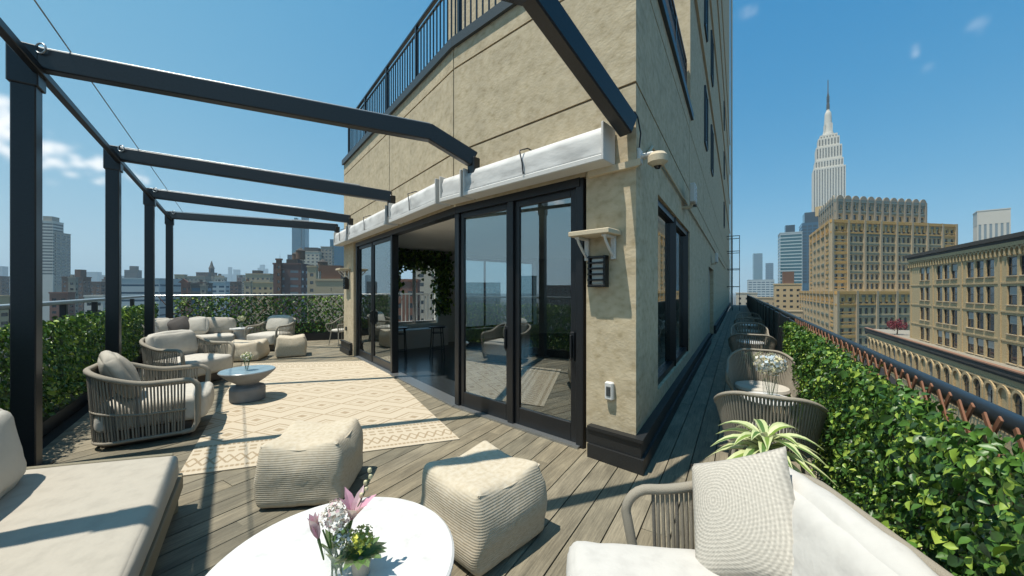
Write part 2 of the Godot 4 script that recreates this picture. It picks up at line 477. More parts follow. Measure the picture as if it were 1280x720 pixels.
const CITY := [
	["pale slab tower with dark window bands left of the skyline", -631.8, 505.0, 14.3, 16, 95.1, 0.269, "stone_white", "stone_dark", 4.2, 30, 0.97, 0.38, 0.9, [[-0.34, 0.8, 0.0, 9.5, 6.52, 11.2, "stone_grey", "penthouse"]], ""],
	["narrow pale wing attached to the banded slab tower", -626.3, 512.0, 3.8, 22, 80.6, 0.266, "stone_grey", "far_glass", 4.2, 6, 0.7, 0.35, 0.85, [], ""],
	["brown brick block with a taller middle behind the striped tower", -357.9, 302.6, 13.5, 8.1, 12.0, 0.261, "brick_brown", "far_glass", 3.6, 3.2, 0.5, 0.3, 0.72, [[2.53, 0.8, 0.0, 3.79, 5.87, 5.66, "brick_brown", "stair_tower"]], ""],
	["brown brick block with a flat roof right of the taller one", -391.0, 346.9, 9.5, 5.7, 9.1, 0.254, "brick_brown", "far_glass", 3.6, 3.2, 0.5, 0.3, 0.72, [], ""],
	["low red brick house close behind the parapet rail", -246.1, 201.5, 7.7, 4.6, -0.1, 0.265, "brick_red", "far_glass", 3.4, 3.0, 0.5, 0.3, 0.72, [], ""],
	["low white walled shed roof behind the parapet rail", -204.3, 181.4, 7.3, 4.4, -1.5, 0.253, "stone_white", "far_glass", 3.6, 3.2, 0.5, 0.3, 0.72, [], ""],
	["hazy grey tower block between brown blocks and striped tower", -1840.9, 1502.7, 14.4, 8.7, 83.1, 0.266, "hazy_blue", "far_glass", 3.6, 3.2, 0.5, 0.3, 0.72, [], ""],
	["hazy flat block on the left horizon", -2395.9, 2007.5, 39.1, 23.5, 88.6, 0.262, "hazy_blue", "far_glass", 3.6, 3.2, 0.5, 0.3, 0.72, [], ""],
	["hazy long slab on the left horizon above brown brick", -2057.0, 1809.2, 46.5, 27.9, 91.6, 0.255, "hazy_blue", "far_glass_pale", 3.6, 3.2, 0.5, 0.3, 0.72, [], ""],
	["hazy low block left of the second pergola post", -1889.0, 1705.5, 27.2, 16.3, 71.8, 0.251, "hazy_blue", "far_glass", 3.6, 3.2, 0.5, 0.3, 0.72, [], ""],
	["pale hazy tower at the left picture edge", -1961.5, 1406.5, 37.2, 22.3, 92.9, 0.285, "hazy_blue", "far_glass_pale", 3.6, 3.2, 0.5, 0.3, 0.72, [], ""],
	["brown low house at the left picture edge", -592.8, 422.8, 15.9, 9.5, 17.1, 0.285, "brick_brown", "far_glass", 3.6, 3.2, 0.5, 0.3, 0.72, [], ""],
	["tan walled house below the left skyline", -215.7, 151.7, 9.8, 5.9, -1.3, 0.287, "brick_tan", "far_glass", 3.6, 3.2, 0.5, 0.3, 0.72, [], ""],
	["dark slate tower with stepped top between two pergola posts", -724.9, 704.2, 20.1, 12.1, 39.6, 0.24, "stone_dark", "tower_glass_dark", 4, 4, 0.5, 0.3, 0.72, [[1.59, 0.8, 0.0, 9.54, 7.61, 8.46, "stone_dark", "penthouse"]], ""],
	["long pale blue hall with flat roof between the posts", -277.0, 280.7, 30.9, 30, 9.8, 0.234, "pale_blue", "tower_glass_blue", 5.5, 40, 0.98, 0.55, 0.8, [], ""],
	["hazy grey row left of the dark slate tower", -1376.9, 1303.2, 15.5, 9.3, 52.5, 0.244, "hazy_blue", "far_glass", 3.6, 3.2, 0.5, 0.3, 0.72, [], ""],
	["beige house right of the last pergola post", -325.6, 361.8, 8.1, 4.9, 16.5, 0.22, "stone_buff", "far_glass", 3.6, 3.2, 0.5, 0.3, 0.72, [], ""],
	["small pink gabled house front right of the last post", -204.7, 230.8, 3.7, 2.2, 6.1, 0.218, "brick_red", "far_glass", 3.6, 3.2, 0.5, 0.3, 0.72, [], ""],
	["long stone block under the clock tower", -361.1, 424.3, 18.8, 11.3, 17.1, 0.212, "stone_grey", "far_glass", 3.6, 3.2, 0.5, 0.3, 0.72, [], ""],
	["low dark glass office front right of the last post", -212.8, 252.3, 10.0, 6.0, 5.9, 0.21, "stone_dark", "tower_glass_blue", 4, 6, 0.85, 0.25, 0.85, [], ""],
	["brown shouldered base under the slim clock tower", -502.0, 605.3, 23.1, 13.9, 30.3, 0.208, "brick_brown", "far_glass", 3.6, 3.2, 0.5, 0.3, 0.72, [], ""],
	["bluish glass block right of the dark glass office", -264.2, 332.9, 12.4, 7.4, 8.8, 0.201, "pale_blue", "tower_glass_blue", 4, 5, 0.7, 0.3, 0.72, [], ""],
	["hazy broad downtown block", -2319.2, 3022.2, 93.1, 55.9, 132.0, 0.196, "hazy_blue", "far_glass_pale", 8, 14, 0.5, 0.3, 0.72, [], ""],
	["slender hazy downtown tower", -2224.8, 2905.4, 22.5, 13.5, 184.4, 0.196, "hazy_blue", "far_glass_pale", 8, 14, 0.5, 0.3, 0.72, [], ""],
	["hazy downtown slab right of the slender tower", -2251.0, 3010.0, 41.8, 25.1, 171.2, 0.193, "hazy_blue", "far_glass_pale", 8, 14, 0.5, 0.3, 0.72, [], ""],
	["brown house roofs below the hazy downtown", -289.6, 382.8, 11.9, 7.1, 9.9, 0.194, "brick_brown", "far_glass", 3.6, 3.2, 0.5, 0.3, 0.72, [], ""],
	["grey stepped block right of the hazy downtown", -587.2, 805.1, 21.1, 12.6, 34.6, 0.189, "stone_grey", "far_glass", 3.6, 3.2, 0.5, 0.3, 0.72, [], ""],
	["tan stone block with dark cornice in mid skyline", -207.5, 304.4, 17.8, 10.7, 14.6, 0.179, "stone_buff", "far_glass", 3.6, 3.2, 0.5, 0.3, 0.72, [[-2.43, 0.8, 0.0, 5.39, 2.61, 6.52, "roof_dark", "penthouse"]], ""],
	["low tan front before the mid skyline stone block", -169.7, 253.4, 13.5, 8.1, 6.5, 0.177, "brick_tan", "far_glass", 3.6, 3.2, 0.5, 0.3, 0.72, [], ""],
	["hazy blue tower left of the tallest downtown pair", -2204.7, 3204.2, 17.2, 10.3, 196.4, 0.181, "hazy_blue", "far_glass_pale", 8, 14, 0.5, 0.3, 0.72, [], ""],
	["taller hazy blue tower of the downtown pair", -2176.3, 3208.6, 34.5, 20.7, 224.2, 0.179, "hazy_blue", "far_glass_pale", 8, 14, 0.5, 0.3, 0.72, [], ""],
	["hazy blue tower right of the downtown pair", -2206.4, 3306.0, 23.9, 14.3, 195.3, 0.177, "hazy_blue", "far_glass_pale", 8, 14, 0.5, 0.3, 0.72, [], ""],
	["dark purple brick building with rows of windows", -113.9, 194.5, 12.8, 22, 14.5, 0.159, "purple_brick", "far_glass_pale", 3.6, 4.6, 0.6, 0.35, 0.7, [[-0.87, 0.8, 0.0, 5.55, 2.41, 6.43, "roof_dark", "penthouse"]], ""],
	["slim brick chimney wing of the purple building", -115.6, 182.6, 2.2, 1.3, 16.6, 0.169, "brick_brown", "far_glass", 3.6, 3.2, 0.5, 0.3, 0.72, [], ""],
	["teal glass tower with notched top above the brown brick", -528.4, 910.4, 20.3, 24, 173.8, 0.158, "tower_glass_teal", "tower_glass_blue", 5, 40, 0.96, 0.3, 0.9, [[-5.08, 0.8, 0.0, 6.77, 5.87, 7.83, "tower_glass_teal", "fin"]], ""],
	["taller teal glass fin of the notched tower", -514.4, 915.5, 8.6, 24, 182.6, 0.154, "tower_glass_blue", "tower_glass_teal", 5, 40, 0.96, 0.3, 0.9, [], ""],
	["dark glass slab left of the notched tower foot", -391.0, 652.8, 10.9, 6.5, 63.8, 0.162, "tower_glass_dark", "tower_glass_blue", 4, 5, 0.7, 0.3, 0.72, [], ""],
	["pale stone stepped complex behind the purple building", -233.0, 426.1, 23.2, 13.9, 45.4, 0.15, "stone_pale", "far_glass", 3.8, 4, 0.5, 0.3, 0.72, [[2.0, 0.8, 0.0, 14.42, 4.57, 9.76, "roof_dark", "upper_storey"]], ""],
	["grey stone tower right of the stepped complex", -217.2, 433.4, 12.5, 7.5, 52.1, 0.139, "stone_grey", "far_glass", 3.8, 4, 0.5, 0.3, 0.72, [], ""],
	["blue glass building at the wall end", -245.9, 526.1, 22.5, 13.5, 72.8, 0.131, "tower_glass_blue", "tower_glass_teal", 4, 5, 0.8, 0.3, 0.72, [], ""],
	["tan brick pier building right of the purple brick", -93.7, 173.0, 3.9, 2.4, 12.4, 0.149, "stone_buff", "far_glass", 3.6, 3.5, 0.4, 0.3, 0.72, [], ""],
	["plain tan party wall close to the wall end", -74.1, 153.3, 12.0, 7.2, 5.5, 0.135, "stone_buff", "far_glass", 3.6, 50, 0.02, 0.3, 0.72, [[-0.44, 0.8, 0.0, 7.63, 5.54, 5.05, "brick_brown", "shed"]], ""],
	["teal glass slab behind the wall end", -272.8, 609.1, 33.3, 20.0, 77.3, 0.126, "tower_glass_teal", "tower_glass_blue", 4, 5, 0.8, 0.3, 0.72, [], ""],
	["cream apartment house seen through the far window", -32.3, 142.8, 9.5, 5.7, 20.8, 0.067, "stone_pale", "far_glass", 3.4, 3.4, 0.4, 0.3, 0.72, [], ""],
	["red brick house seen through the far window", -32.2, 112.1, 7.4, 4.4, 4.2, 0.084, "brick_red", "far_glass", 3.6, 3.2, 0.5, 0.3, 0.72, [], ""],
	["low brown brick city block mirrored in the door glass", -317.9, 169.0, 40, 24, 12, 1.082, "brick_brown", "far_glass", 3.8, 4, 0.5, 0.3, 0.72, [], ""],
	["tall dark city block mirrored in the door glass", -488.6, 177.9, 30, 24, 70, 1.222, "stone_dark", "far_glass", 3.8, 4, 0.5, 0.3, 0.72, [], ""],
	["long grey city block mirrored in the door glass", -389.7, 90.0, 60, 24, 9, 1.344, "stone_grey", "far_glass", 3.8, 4, 0.5, 0.3, 0.72, [], ""],
	["broad buff city block mirrored in the door glass", -596.7, 62.7, 60, 24, 22, 1.466, "stone_buff", "far_glass", 3.8, 4, 0.5, 0.3, 0.72, [], ""],
	["small brown city block mirrored in the door glass", -340.0, 0.0, 36, 24, 8, 1.571, "brick_brown", "far_glass", 3.8, 4, 0.5, 0.3, 0.72, [], ""],
	["dark stepped city block mirrored in the door glass", -436.7, -53.6, 30, 24, 18, 1.693, "stone_dark", "far_glass", 3.8, 4, 0.5, 0.3, 0.72, [], ""],
	["low red brick city block mirrored in the door glass", -368.7, -91.9, 50, 24, 6, 1.815, "brick_red", "far_glass", 3.8, 4, 0.5, 0.3, 0.72, [], ""],
	["wide grey city block mirrored in the door glass", -482.1, -194.8, 60, 24, 15, 1.955, "stone_grey", "far_glass", 3.8, 4, 0.5, 0.3, 0.72, [], ""],
	["short buff city block mirrored in the door glass", -342.9, -206.0, 50, 24, 9, 2.112, "stone_buff", "far_glass", 3.8, 4, 0.5, 0.3, 0.72, [], ""],
	["distant teal glass tower with slanted top beyond the walkway", 1214.2, 1820.8, 37.4, 50, 181.6, -0.5, "tower_glass_teal", "tower_glass_blue", 9, 60, 0.96, 0.2, 0.9, [], ""],
	["distant dark teal slab tower beyond the walkway", 1123.8, 1606.7, 27.1, 16.2, 119.9, -0.519, "tower_glass_blue", "tower_glass_dark", 9, 12, 0.6, 0.3, 0.72, [], ""],
	["low glazed block under the distant towers", 479.5, 710.3, 41.6, 25.0, 21.4, -0.505, "pale_blue", "tower_glass_blue", 4.5, 6, 0.8, 0.3, 0.72, [], ""],
	["white stone house at the end of the walkway", 186.9, 293.5, 13.8, 8.3, -0.9, -0.482, "stone_pale", "far_glass", 4, 4.5, 0.35, 0.3, 0.72, [], ""],
	["tan low house past the end of the walkway", 175.0, 253.1, 12.5, 7.5, -3.8, -0.514, "stone_buff", "far_glass", 3.6, 3.2, 0.5, 0.3, 0.72, [], ""],
	["brown stepped brick building before the teal glass tower", 178.2, 238.3, 13.9, 8.3, 5.2, -0.546, "brick_tan", "far_glass", 3.5, 3.2, 0.45, 0.3, 0.72, [[0.41, 0.8, 0.0, 5.73, 7.66, 5.84, "brick_brown", "upper_storey"]], ""],
	["teal glass residential tower with pale floor bands", 324.7, 430.4, 20.4, 26, 67.3, -0.549, "pale_blue", "tower_glass_teal", 3.8, 30, 0.96, 0.25, 0.95, [[0.0, 0.8, 0.0, 8.75, 9.13, 10.96, "tower_glass_dark", "crown"]], ""],
	["dark blue glass tower with a black crown", 376.1, 463.2, 20.5, 34, 83.8, -0.58, "tower_glass_blue", "tower_glass_dark", 4, 5, 0.8, 0.2, 0.9, [[1.14, 0.8, 0.0, 16.71, 13.7, 21.52, "tower_glass_dark", "crown"]], ""],
	["white ribbed tower top behind the tan brick building", 437.6, 336.1, 18.4, 20, 73.3, -0.779, "stone_white", "far_glass_pale", 20, 3.0, 0.5, 0.05, 0.9, [], ""],
	["low buff infill house beyond the walkway railing", 162.6, 211.6, 6.9, 4.1, -10.7, -0.557, "stone_buff", "far_glass", 3.6, 3.2, 0.5, 0.3, 0.72, [], ""],
	["fifth small brown brick house from the left in the crowded skyline", -326.7, 476.9, 10.1, 6.1, 8.9, 0.18, "brick_brown", "far_glass", 3.4, 3.4, 0.45, 0.3, 0.72, [[0.6, 0.8, 0.0, 3.03, 2.91, 3.67, "roof_dark", "bulkhead"]], "small houses of the crowded left skyline"],
	["first small grey house from the left in the crowded skyline", -270.6, 227.0, 3.5, 2.1, 9.1, 0.262, "stone_grey", "far_glass", 3.4, 3.4, 0.45, 0.3, 0.72, [[-0.45, 0.8, 0.0, 1.06, 1.36, 1.48, "stone_grey", "bulkhead"]], "small houses of the crowded left skyline"],
	["second small buff roofed house from the left in the crowded skyline", -247.0, 284.5, 4.7, 2.8, 4.9, 0.214, "stone_buff", "far_glass", 3.4, 3.4, 0.45, 0.3, 0.72, [[-0.54, 0.8, 0.0, 1.4, 0.98, 1.85, "roof_dark", "bulkhead"]], "small houses of the crowded left skyline"],
	["sixth small brown brick house from the left in the crowded skyline", -333.5, 523.7, 13.2, 7.9, 19.3, 0.17, "brick_brown", "far_glass", 3.4, 3.4, 0.45, 0.3, 0.72, [[2.47, 0.8, 0.0, 3.97, 3.18, 4.71, "stone_grey", "bulkhead"]], "small houses of the crowded left skyline"],
	["fifth small buff roofed house from the left in the crowded skyline", -290.9, 365.6, 4.1, 2.5, 9.7, 0.202, "stone_buff", "far_glass", 3.4, 3.4, 0.45, 0.3, 0.72, [[0.16, 0.8, 0.0, 1.23, 1.96, 1.57, "roof_dark", "bulkhead"]], "small houses of the crowded left skyline"],
	["eighth small grey house from the left in the crowded skyline", -306.3, 448.3, 6.1, 3.7, 16.9, 0.18, "stone_grey", "far_glass", 3.4, 3.4, 0.45, 0.3, 0.72, [[1.17, 0.8, 0.0, 1.84, 1.21, 2.23, "brick_brown", "bulkhead"]], "small houses of the crowded left skyline"],
	["fourth small buff roofed house from the left in the crowded skyline", -397.5, 499.5, 7.9, 4.7, 20.9, 0.202, "stone_buff", "far_glass", 3.4, 3.4, 0.45, 0.3, 0.72, [[0.65, 0.8, 0.0, 2.36, 2.51, 3.02, "roof_dark", "bulkhead"]], "small houses of the crowded left skyline"],
	["fourth small pale house from the left in the crowded skyline", -328.8, 391.7, 5.9, 3.5, 11.1, 0.21, "stone_pale", "far_glass", 3.4, 3.4, 0.45, 0.3, 0.72, [[-0.93, 0.8, 0.0, 1.77, 2.16, 2.32, "stone_grey", "bulkhead"]], "small houses of the crowded left skyline"],
	["first small brown brick house from the left in the crowded skyline", -516.1, 467.3, 5.4, 3.2, 15.1, 0.251, "brick_brown", "far_glass", 3.4, 3.4, 0.45, 0.3, 0.72, [[-0.34, 0.8, 0.0, 1.61, 2.9, 2.25, "brick_brown", "bulkhead"]], "small houses of the crowded left skyline"],
	["first small pale house from the left in the crowded skyline", -706.4, 567.8, 9.0, 5.4, 18.8, 0.268, "stone_pale", "far_glass", 3.4, 3.4, 0.45, 0.3, 0.72, [[-1.22, 0.8, 0.0, 2.69, 1.58, 3.77, "brick_brown", "bulkhead"]], "small houses of the crowded left skyline"],
	["second small brown brick house from the left in the crowded skyline", -287.4, 341.3, 5.1, 3.1, 8.7, 0.21, "brick_brown", "far_glass", 3.4, 3.4, 0.45, 0.3, 0.72, [[-0.91, 0.8, 0.0, 1.54, 2.11, 2.02, "roof_dark", "bulkhead"]], "small houses of the crowded left skyline"],
	["third small pale house from the left in the crowded skyline", -241.7, 284.9, 5.2, 3.1, 5.5, 0.211, "stone_pale", "far_glass", 3.4, 3.4, 0.45, 0.3, 0.72, [[-0.82, 0.8, 0.0, 1.56, 1.22, 2.05, "roof_dark", "bulkhead"]], "small houses of the crowded left skyline"],
	["second small pale house from the left in the crowded skyline", -597.6, 692.0, 15.5, 9.3, 19.7, 0.214, "stone_pale", "far_glass", 3.4, 3.4, 0.45, 0.3, 0.72, [[1.17, 0.8, 0.0, 4.65, 2.65, 6.14, "stone_grey", "bulkhead"]], "small houses of the crowded left skyline"],
	["fifth small pale house from the left in the crowded skyline", -378.1, 477.8, 10.9, 6.5, 17.8, 0.201, "stone_pale", "far_glass", 3.4, 3.4, 0.45, 0.3, 0.72, [[1.6, 0.8, 0.0, 3.26, 1.57, 4.15, "stone_grey", "bulkhead"]], "small houses of the crowded left skyline"],
	["second small red brick house from the left in the crowded skyline", -419.0, 603.4, 7.1, 4.2, 19.1, 0.182, "brick_red", "far_glass", 3.4, 3.4, 0.45, 0.3, 0.72, [[0.46, 0.8, 0.0, 2.12, 3.36, 2.58, "stone_grey", "bulkhead"]], "small houses of the crowded left skyline"],
	["sixth small grey house from the left in the crowded skyline", -398.7, 554.7, 12.6, 7.6, 18.6, 0.187, "stone_grey", "far_glass", 3.4, 3.4, 0.45, 0.3, 0.72, [[0.75, 0.8, 0.0, 3.78, 2.69, 4.65, "roof_dark", "bulkhead"]], "small houses of the crowded left skyline"],
	["seventh small grey house from the left in the crowded skyline", -425.9, 614.7, 11.1, 6.7, 14.4, 0.182, "stone_grey", "far_glass", 3.4, 3.4, 0.45, 0.3, 0.72, [[-0.68, 0.8, 0.0, 3.34, 3.14, 4.06, "brick_brown", "bulkhead"]], "small houses of the crowded left skyline"],
	["third small grey house from the left in the crowded skyline", -598.9, 552.7, 11.2, 6.7, 8.0, 0.248, "stone_grey", "far_glass", 3.4, 3.4, 0.45, 0.3, 0.72, [[0.08, 0.8, 0.0, 3.37, 2.58, 4.71, "roof_dark", "bulkhead"]], "small houses of the crowded left skyline"],
	["fourth small brown brick house from the left in the crowded skyline", -456.9, 568.2, 11.7, 7.0, 12.1, 0.203, "brick_brown", "far_glass", 3.4, 3.4, 0.45, 0.3, 0.72, [[0.55, 0.8, 0.0, 3.51, 3.55, 4.51, "brick_brown", "bulkhead"]], "small houses of the crowded left skyline"],
	["first small red brick house from the left in the crowded skyline", -515.6, 700.6, 10.3, 6.2, 25.1, 0.19, "brick_red", "far_glass", 3.4, 3.4, 0.45, 0.3, 0.72, [[-0.24, 0.8, 0.0, 3.09, 3.6, 3.84, "roof_dark", "bulkhead"]], "small houses of the crowded left skyline"],
	["third small buff roofed house from the left in the crowded skyline", -256.5, 301.2, 7.3, 4.4, 5.8, 0.212, "stone_buff", "far_glass", 3.4, 3.4, 0.45, 0.3, 0.72, [[-0.54, 0.8, 0.0, 2.2, 0.99, 2.89, "roof_dark", "bulkhead"]], "small houses of the crowded left skyline"],
	["fifth small grey house from the left in the crowded skyline", -408.5, 505.6, 9.8, 5.9, 17.9, 0.204, "stone_grey", "far_glass", 3.4, 3.4, 0.45, 0.3, 0.72, [[-1.96, 0.8, 0.0, 2.94, 2.11, 3.78, "stone_grey", "bulkhead"]], "small houses of the crowded left skyline"],
	["sixth small buff roofed house from the left in the crowded skyline", -170.8, 238.3, 3.9, 2.4, 6.8, 0.187, "stone_buff", "far_glass", 3.4, 3.4, 0.45, 0.3, 0.72, [[-0.32, 0.8, 0.0, 1.18, 1.1, 1.45, "brick_brown", "bulkhead"]], "small houses of the crowded left skyline"],
	["third small brown brick house from the left in the crowded skyline", -428.0, 531.1, 11.9, 7.1, 16.8, 0.203, "brick_brown", "far_glass", 3.4, 3.4, 0.45, 0.3, 0.72, [[-1.63, 0.8, 0.0, 3.57, 2.17, 4.59, "stone_grey", "bulkhead"]], "small houses of the crowded left skyline"],
	["ninth small grey house from the left in the crowded skyline", -343.8, 540.9, 13.2, 7.9, 16.8, 0.17, "stone_grey", "far_glass", 3.4, 3.4, 0.45, 0.3, 0.72, [[0.35, 0.8, 0.0, 3.96, 2.7, 4.7, "roof_dark", "bulkhead"]], "small houses of the crowded left skyline"],
	["seventh small pale house from the left in the crowded skyline", -219.4, 330.1, 5.9, 3.5, 11.8, 0.176, "stone_pale", "far_glass", 3.4, 3.4, 0.45, 0.3, 0.72, [[-0.27, 0.8, 0.0, 1.76, 1.96, 2.12, "roof_dark", "bulkhead"]], "small houses of the crowded left skyline"],
	["fourth small grey house from the left in the crowded skyline", -192.6, 230.2, 3.2, 1.9, 4.4, 0.209, "stone_grey", "far_glass", 3.4, 3.4, 0.45, 0.3, 0.72, [[-0.01, 0.8, 0.0, 0.95, 0.86, 1.24, "stone_grey", "bulkhead"]], "small houses of the crowded left skyline"],
	["first small buff roofed house from the left in the crowded skyline", -751.7, 596.5, 6.9, 4.2, 11.0, 0.27, "stone_buff", "far_glass", 3.4, 3.4, 0.45, 0.3, 0.72, [[-0.05, 0.8, 0.0, 2.08, 2.86, 2.92, "roof_dark", "bulkhead"]], "small houses of the crowded left skyline"],
	["sixth small pale house from the left in the crowded skyline", -391.2, 569.7, 13.8, 8.3, 19.2, 0.181, "stone_pale", "far_glass", 3.4, 3.4, 0.45, 0.3, 0.72, [[0.6, 0.8, 0.0, 4.14, 2.53, 5.02, "brick_brown", "bulkhead"]], "small houses of the crowded left skyline"],
	["second small grey house from the left in the crowded skyline", -401.7, 365.7, 6.8, 4.1, 10.4, 0.25, "stone_grey", "far_glass", 3.4, 3.4, 0.45, 0.3, 0.72, [[0.31, 0.8, 0.0, 2.05, 1.99, 2.88, "roof_dark", "bulkhead"]], "small houses of the crowded left skyline"],
]


# ---------------------------------------------------------------- sky
func make_sky() -> ImageTexture:
	var w := 1024
	var h := 512
	var im := Image.create(w, h, false, Image.FORMAT_RGBF)
	var cl := FastNoiseLite.new()
	cl.seed = 12; cl.frequency = 1.0; cl.fractal_octaves = 5
	# small clouds: azimuth, elevation, half width, half height (degrees), strength
	var puffs := [[-50.5, 12.6, 4.2, 1.7, 1.0], [-53.5, 15.2, 1.6, 0.8, 0.5], [-58.0, 15.0, 6.0, 2.6, 1.0], [-64.0, 13.0, 7.0, 2.0, 0.9], [-47.2, 13.2, 1.0, 0.5, 0.4], [-100.0, 16.0, 12.0, 3.0, 0.9], [-130.0, 13.0, 14.0, 3.0, 0.8], [-172.0, 15.0, 16.0, 3.2, 0.8], [140.0, 14.0, 12.0, 2.5, 0.7], [47.6, 23.4, 0.6, 0.7, 0.42], [48.6, 21.8, 0.6, 0.5, 0.18], [51.4, 23.9, 1.2, 0.6, 0.14], [32.5, 32.5, 1.3, 0.6, 0.12], [85.0, 20.0, 8.0, 3.0, 0.3]]
	var sun_az := atan2(-0.90, -0.43)
	for y in h:
		var el := PI * 0.5 - PI * (y + 0.5) / h
		var e := maxf(el, 0.0)
		for x in w:
			var az := TAU * (x + 0.5) / w
			if az > PI: az -= TAU
			var dirn := Vector3(sin(az) * cos(el), sin(el), -cos(az) * cos(el))
			var low := exp(-e * 3.4)
			var haze := exp(-e * 10.0)
			# the air is milkier towards the sun's side of the sky, deeper blue away from it
			var side := clampf(0.5 + 0.53 * cos(az - sun_az), 0.0, 1.0)
			var c := Vector3(0.012, 0.150, 0.36).lerp(Vector3(0.115, 0.33, 0.50), side)
			c = c.lerp(Vector3(0.10, 0.38, 0.60).lerp(Vector3(0.33, 0.50, 0.58), side), low)
			c = c.lerp(Vector3(0.36, 0.53, 0.60).lerp(Vector3(0.56, 0.60, 0.58), side), haze * 0.85)
			for p in puffs:
				var dx: float = (rad_to_deg(az) - p[0]) / p[2]
				var dy: float = (rad_to_deg(el) - p[1]) / p[3]
				var rr := dx * dx + dy * dy
				if rr < 2.2:
					var k := cl.get_noise_3d(dirn.x * 22.0, dirn.y * 30.0, dirn.z * 22.0) * 0.9 + cl.get_noise_3d(dirn.x * 70.0, dirn.y * 90.0, dirn.z * 70.0) * 0.35
					var den: float = smoothstep(0.05, 0.75, 1.0 - rr * 0.55 + k * 1.5 - 0.35) * p[4]
					c = c.lerp(Vector3(0.86, 0.87, 0.87), clampf(den, 0.0, 0.95))
			im.set_pixel(x, y, Color(c.x, c.y, c.z))
	return ImageTexture.create_from_image(im)


func _ready() -> void:
	var cam := Camera3D.new()
	cam.name = "camera"
	cam.projection = Camera3D.PROJECTION_FRUSTUM
	cam.near = 0.1
	cam.size = 2.0 * 0.1 * 360.0 / 460.0
	cam.frustum_offset = Vector2(0, 0.1 * 3.0 / 460.0)
	cam.far = 12000.0
	cam.position = Vector3(0, 1.6, 0)
	add_child(cam)
	cam.current = true
	var env := Environment.new()
	env.background_mode = Environment.BG_SKY
	var pano := PanoramaSkyMaterial.new()
	pano.panorama = make_sky()
	var sky := Sky.new()
	sky.sky_material = pano
	env.sky = sky
	env.background_energy_multiplier = 1.08
	env.tonemap_mode = Environment.TONE_MAPPER_LINEAR
	env.tonemap_exposure = 1.3
	env.sdfgi_enabled = true
	env.ssao_enabled = true
	env.ssil_enabled = true
	env.fog_enabled = true
	env.fog_density = 0.00024
	env.fog_light_color = Color(0.80, 0.90, 0.96)
	var we := WorldEnvironment.new()
	we.name = "environment"
	we.environment = env
	add_child(we)
	var sun := DirectionalLight3D.new()
	sun.name = "sun"
	sun.light_energy = 1.5
	sun.light_color = Color(1.0, 0.97, 0.915)
	sun.light_angular_distance = 0.5
	sun.shadow_enabled = true
	add_child(sun)
	sun.look_at_from_position(Vector3(-0.90, 2.85, 0.43), Vector3.ZERO)
	make_materials()
	nz.noise_type = FastNoiseLite.TYPE_SIMPLEX_SMOOTH
	rng.seed = 77
	make_deck()
	make_building()
	make_pergola()
	make_rails_and_hedges()
	make_city()
	make_furniture()
	make_wall_fittings()
	make_interior()


# ---------------------------------------------------------------- deck
func make_deck() -> void:
	var base := Mb.new()
	base.prism([Vector2(-0.2, -2.6), Vector2(-11, 10.4), Vector2(-10.6, 11.6), Vector2(-1.0, 15.2), Vector2(8, 14), Vector2(8, 8)], -0.4, -0.028)
	base.prism([Vector2(-0.2, -2.6), Vector2(8, 14), Vector2(24.5, 41), Vector2(26.6, 41), Vector2(1.9, 0.4)], -0.45, -0.032)
	var o := struct_of("terrace_floor", base, M.under_deck)
	var outline := PackedVector2Array([Vector2(-0.42, -2.05), Vector2(-10.0, 10.75), Vector2(-1.4, 14.2), Vector2(-1.4, 12.0), WEND + Vector2(0.9, -0.2), BEND + Vector2(0.25, 0.12), CORNER + Vector2(0.12, 0.32), Vector2(23.9, 40), Vector2(25.75, 40), Vector2(0.0, -1.6)])
	var side := Vector2(WALK.y, -WALK.x)
	var w := 0.185
	var k := -85
	while k < 7:
		var a := k * w
		var strip := PackedVector2Array()
		for e in [[-20.0, 0.0], [60.0, 0.0], [60.0, w - 0.009], [-20.0, w - 0.009]]:
			strip.append(WALK * e[0] + side * (a + e[1]))
		for poly in Geometry2D.intersect_polygons(strip, outline):
			if Geometry2D.is_polygon_clockwise(poly): poly.reverse()
			var lo := 1e9
			var hi := -1e9
			for p in poly:
				lo = minf(lo, p.dot(WALK)); hi = maxf(hi, p.dot(WALK))
			var s := lo
			var first := true
			while s < hi - 0.02:
				var ln := rng.randf_range(1.6, 4.6) if first else rng.randf_range(4.2, 5.6)
				if s > 12.5: ln = 14.0
				first = false
				var e2 := minf(s + ln, hi + 0.01)
				if hi - e2 < 0.5: e2 = hi + 0.01
				var cut := PackedVector2Array([WALK * s + side * (a - 1), WALK * (e2 - 0.004) + side * (a - 1), WALK * (e2 - 0.004) + side * (a + 1), WALK * s + side * (a + 1)])
				for piece in Geometry2D.intersect_polygons(poly, cut):
					plank(piece, o, side)
				s = e2
		k += 1


func plank(pl: PackedVector2Array, parent: Node, side: Vector2) -> void:
	var mb := Mb.new()
	var y := rng.randf_range(-0.0015, 0.0015)
	var off := Vector2(rng.randf() * 5.0, rng.randf() * 5.0)
	var tx := func(p: Vector2) -> Vector2: return Vector2(p.dot(WALK) * 0.42, p.dot(side) * 1.7) + off
	var n := pl.size()
	for i in range(1, n - 1):
		mb.tris(P(pl[0], y), P(pl[i], y), P(pl[i + 1], y), Vector3.UP, Vector3.UP, Vector3.UP, tx.call(pl[0]), tx.call(pl[i]), tx.call(pl[i + 1]))
	var mid := Vector2.ZERO
	for p in pl: mid += p / n
	for i in n:
		var a := pl[i]
		var b := pl[(i + 1) % n]
		var m := Vector2(b.y - a.y, a.x - b.x).normalized()
		if m.dot((a + b) * 0.5 - mid) < 0: m = -m
		mb.quadt(P(a, y), P(b, y), P(b, -0.026), P(a, -0.026), P(m, 0), tx.call(a), tx.call(b), tx.call(b), tx.call(a))
	part("plank", mb, M["deck%d" % (rng.randi() % 4)], parent)


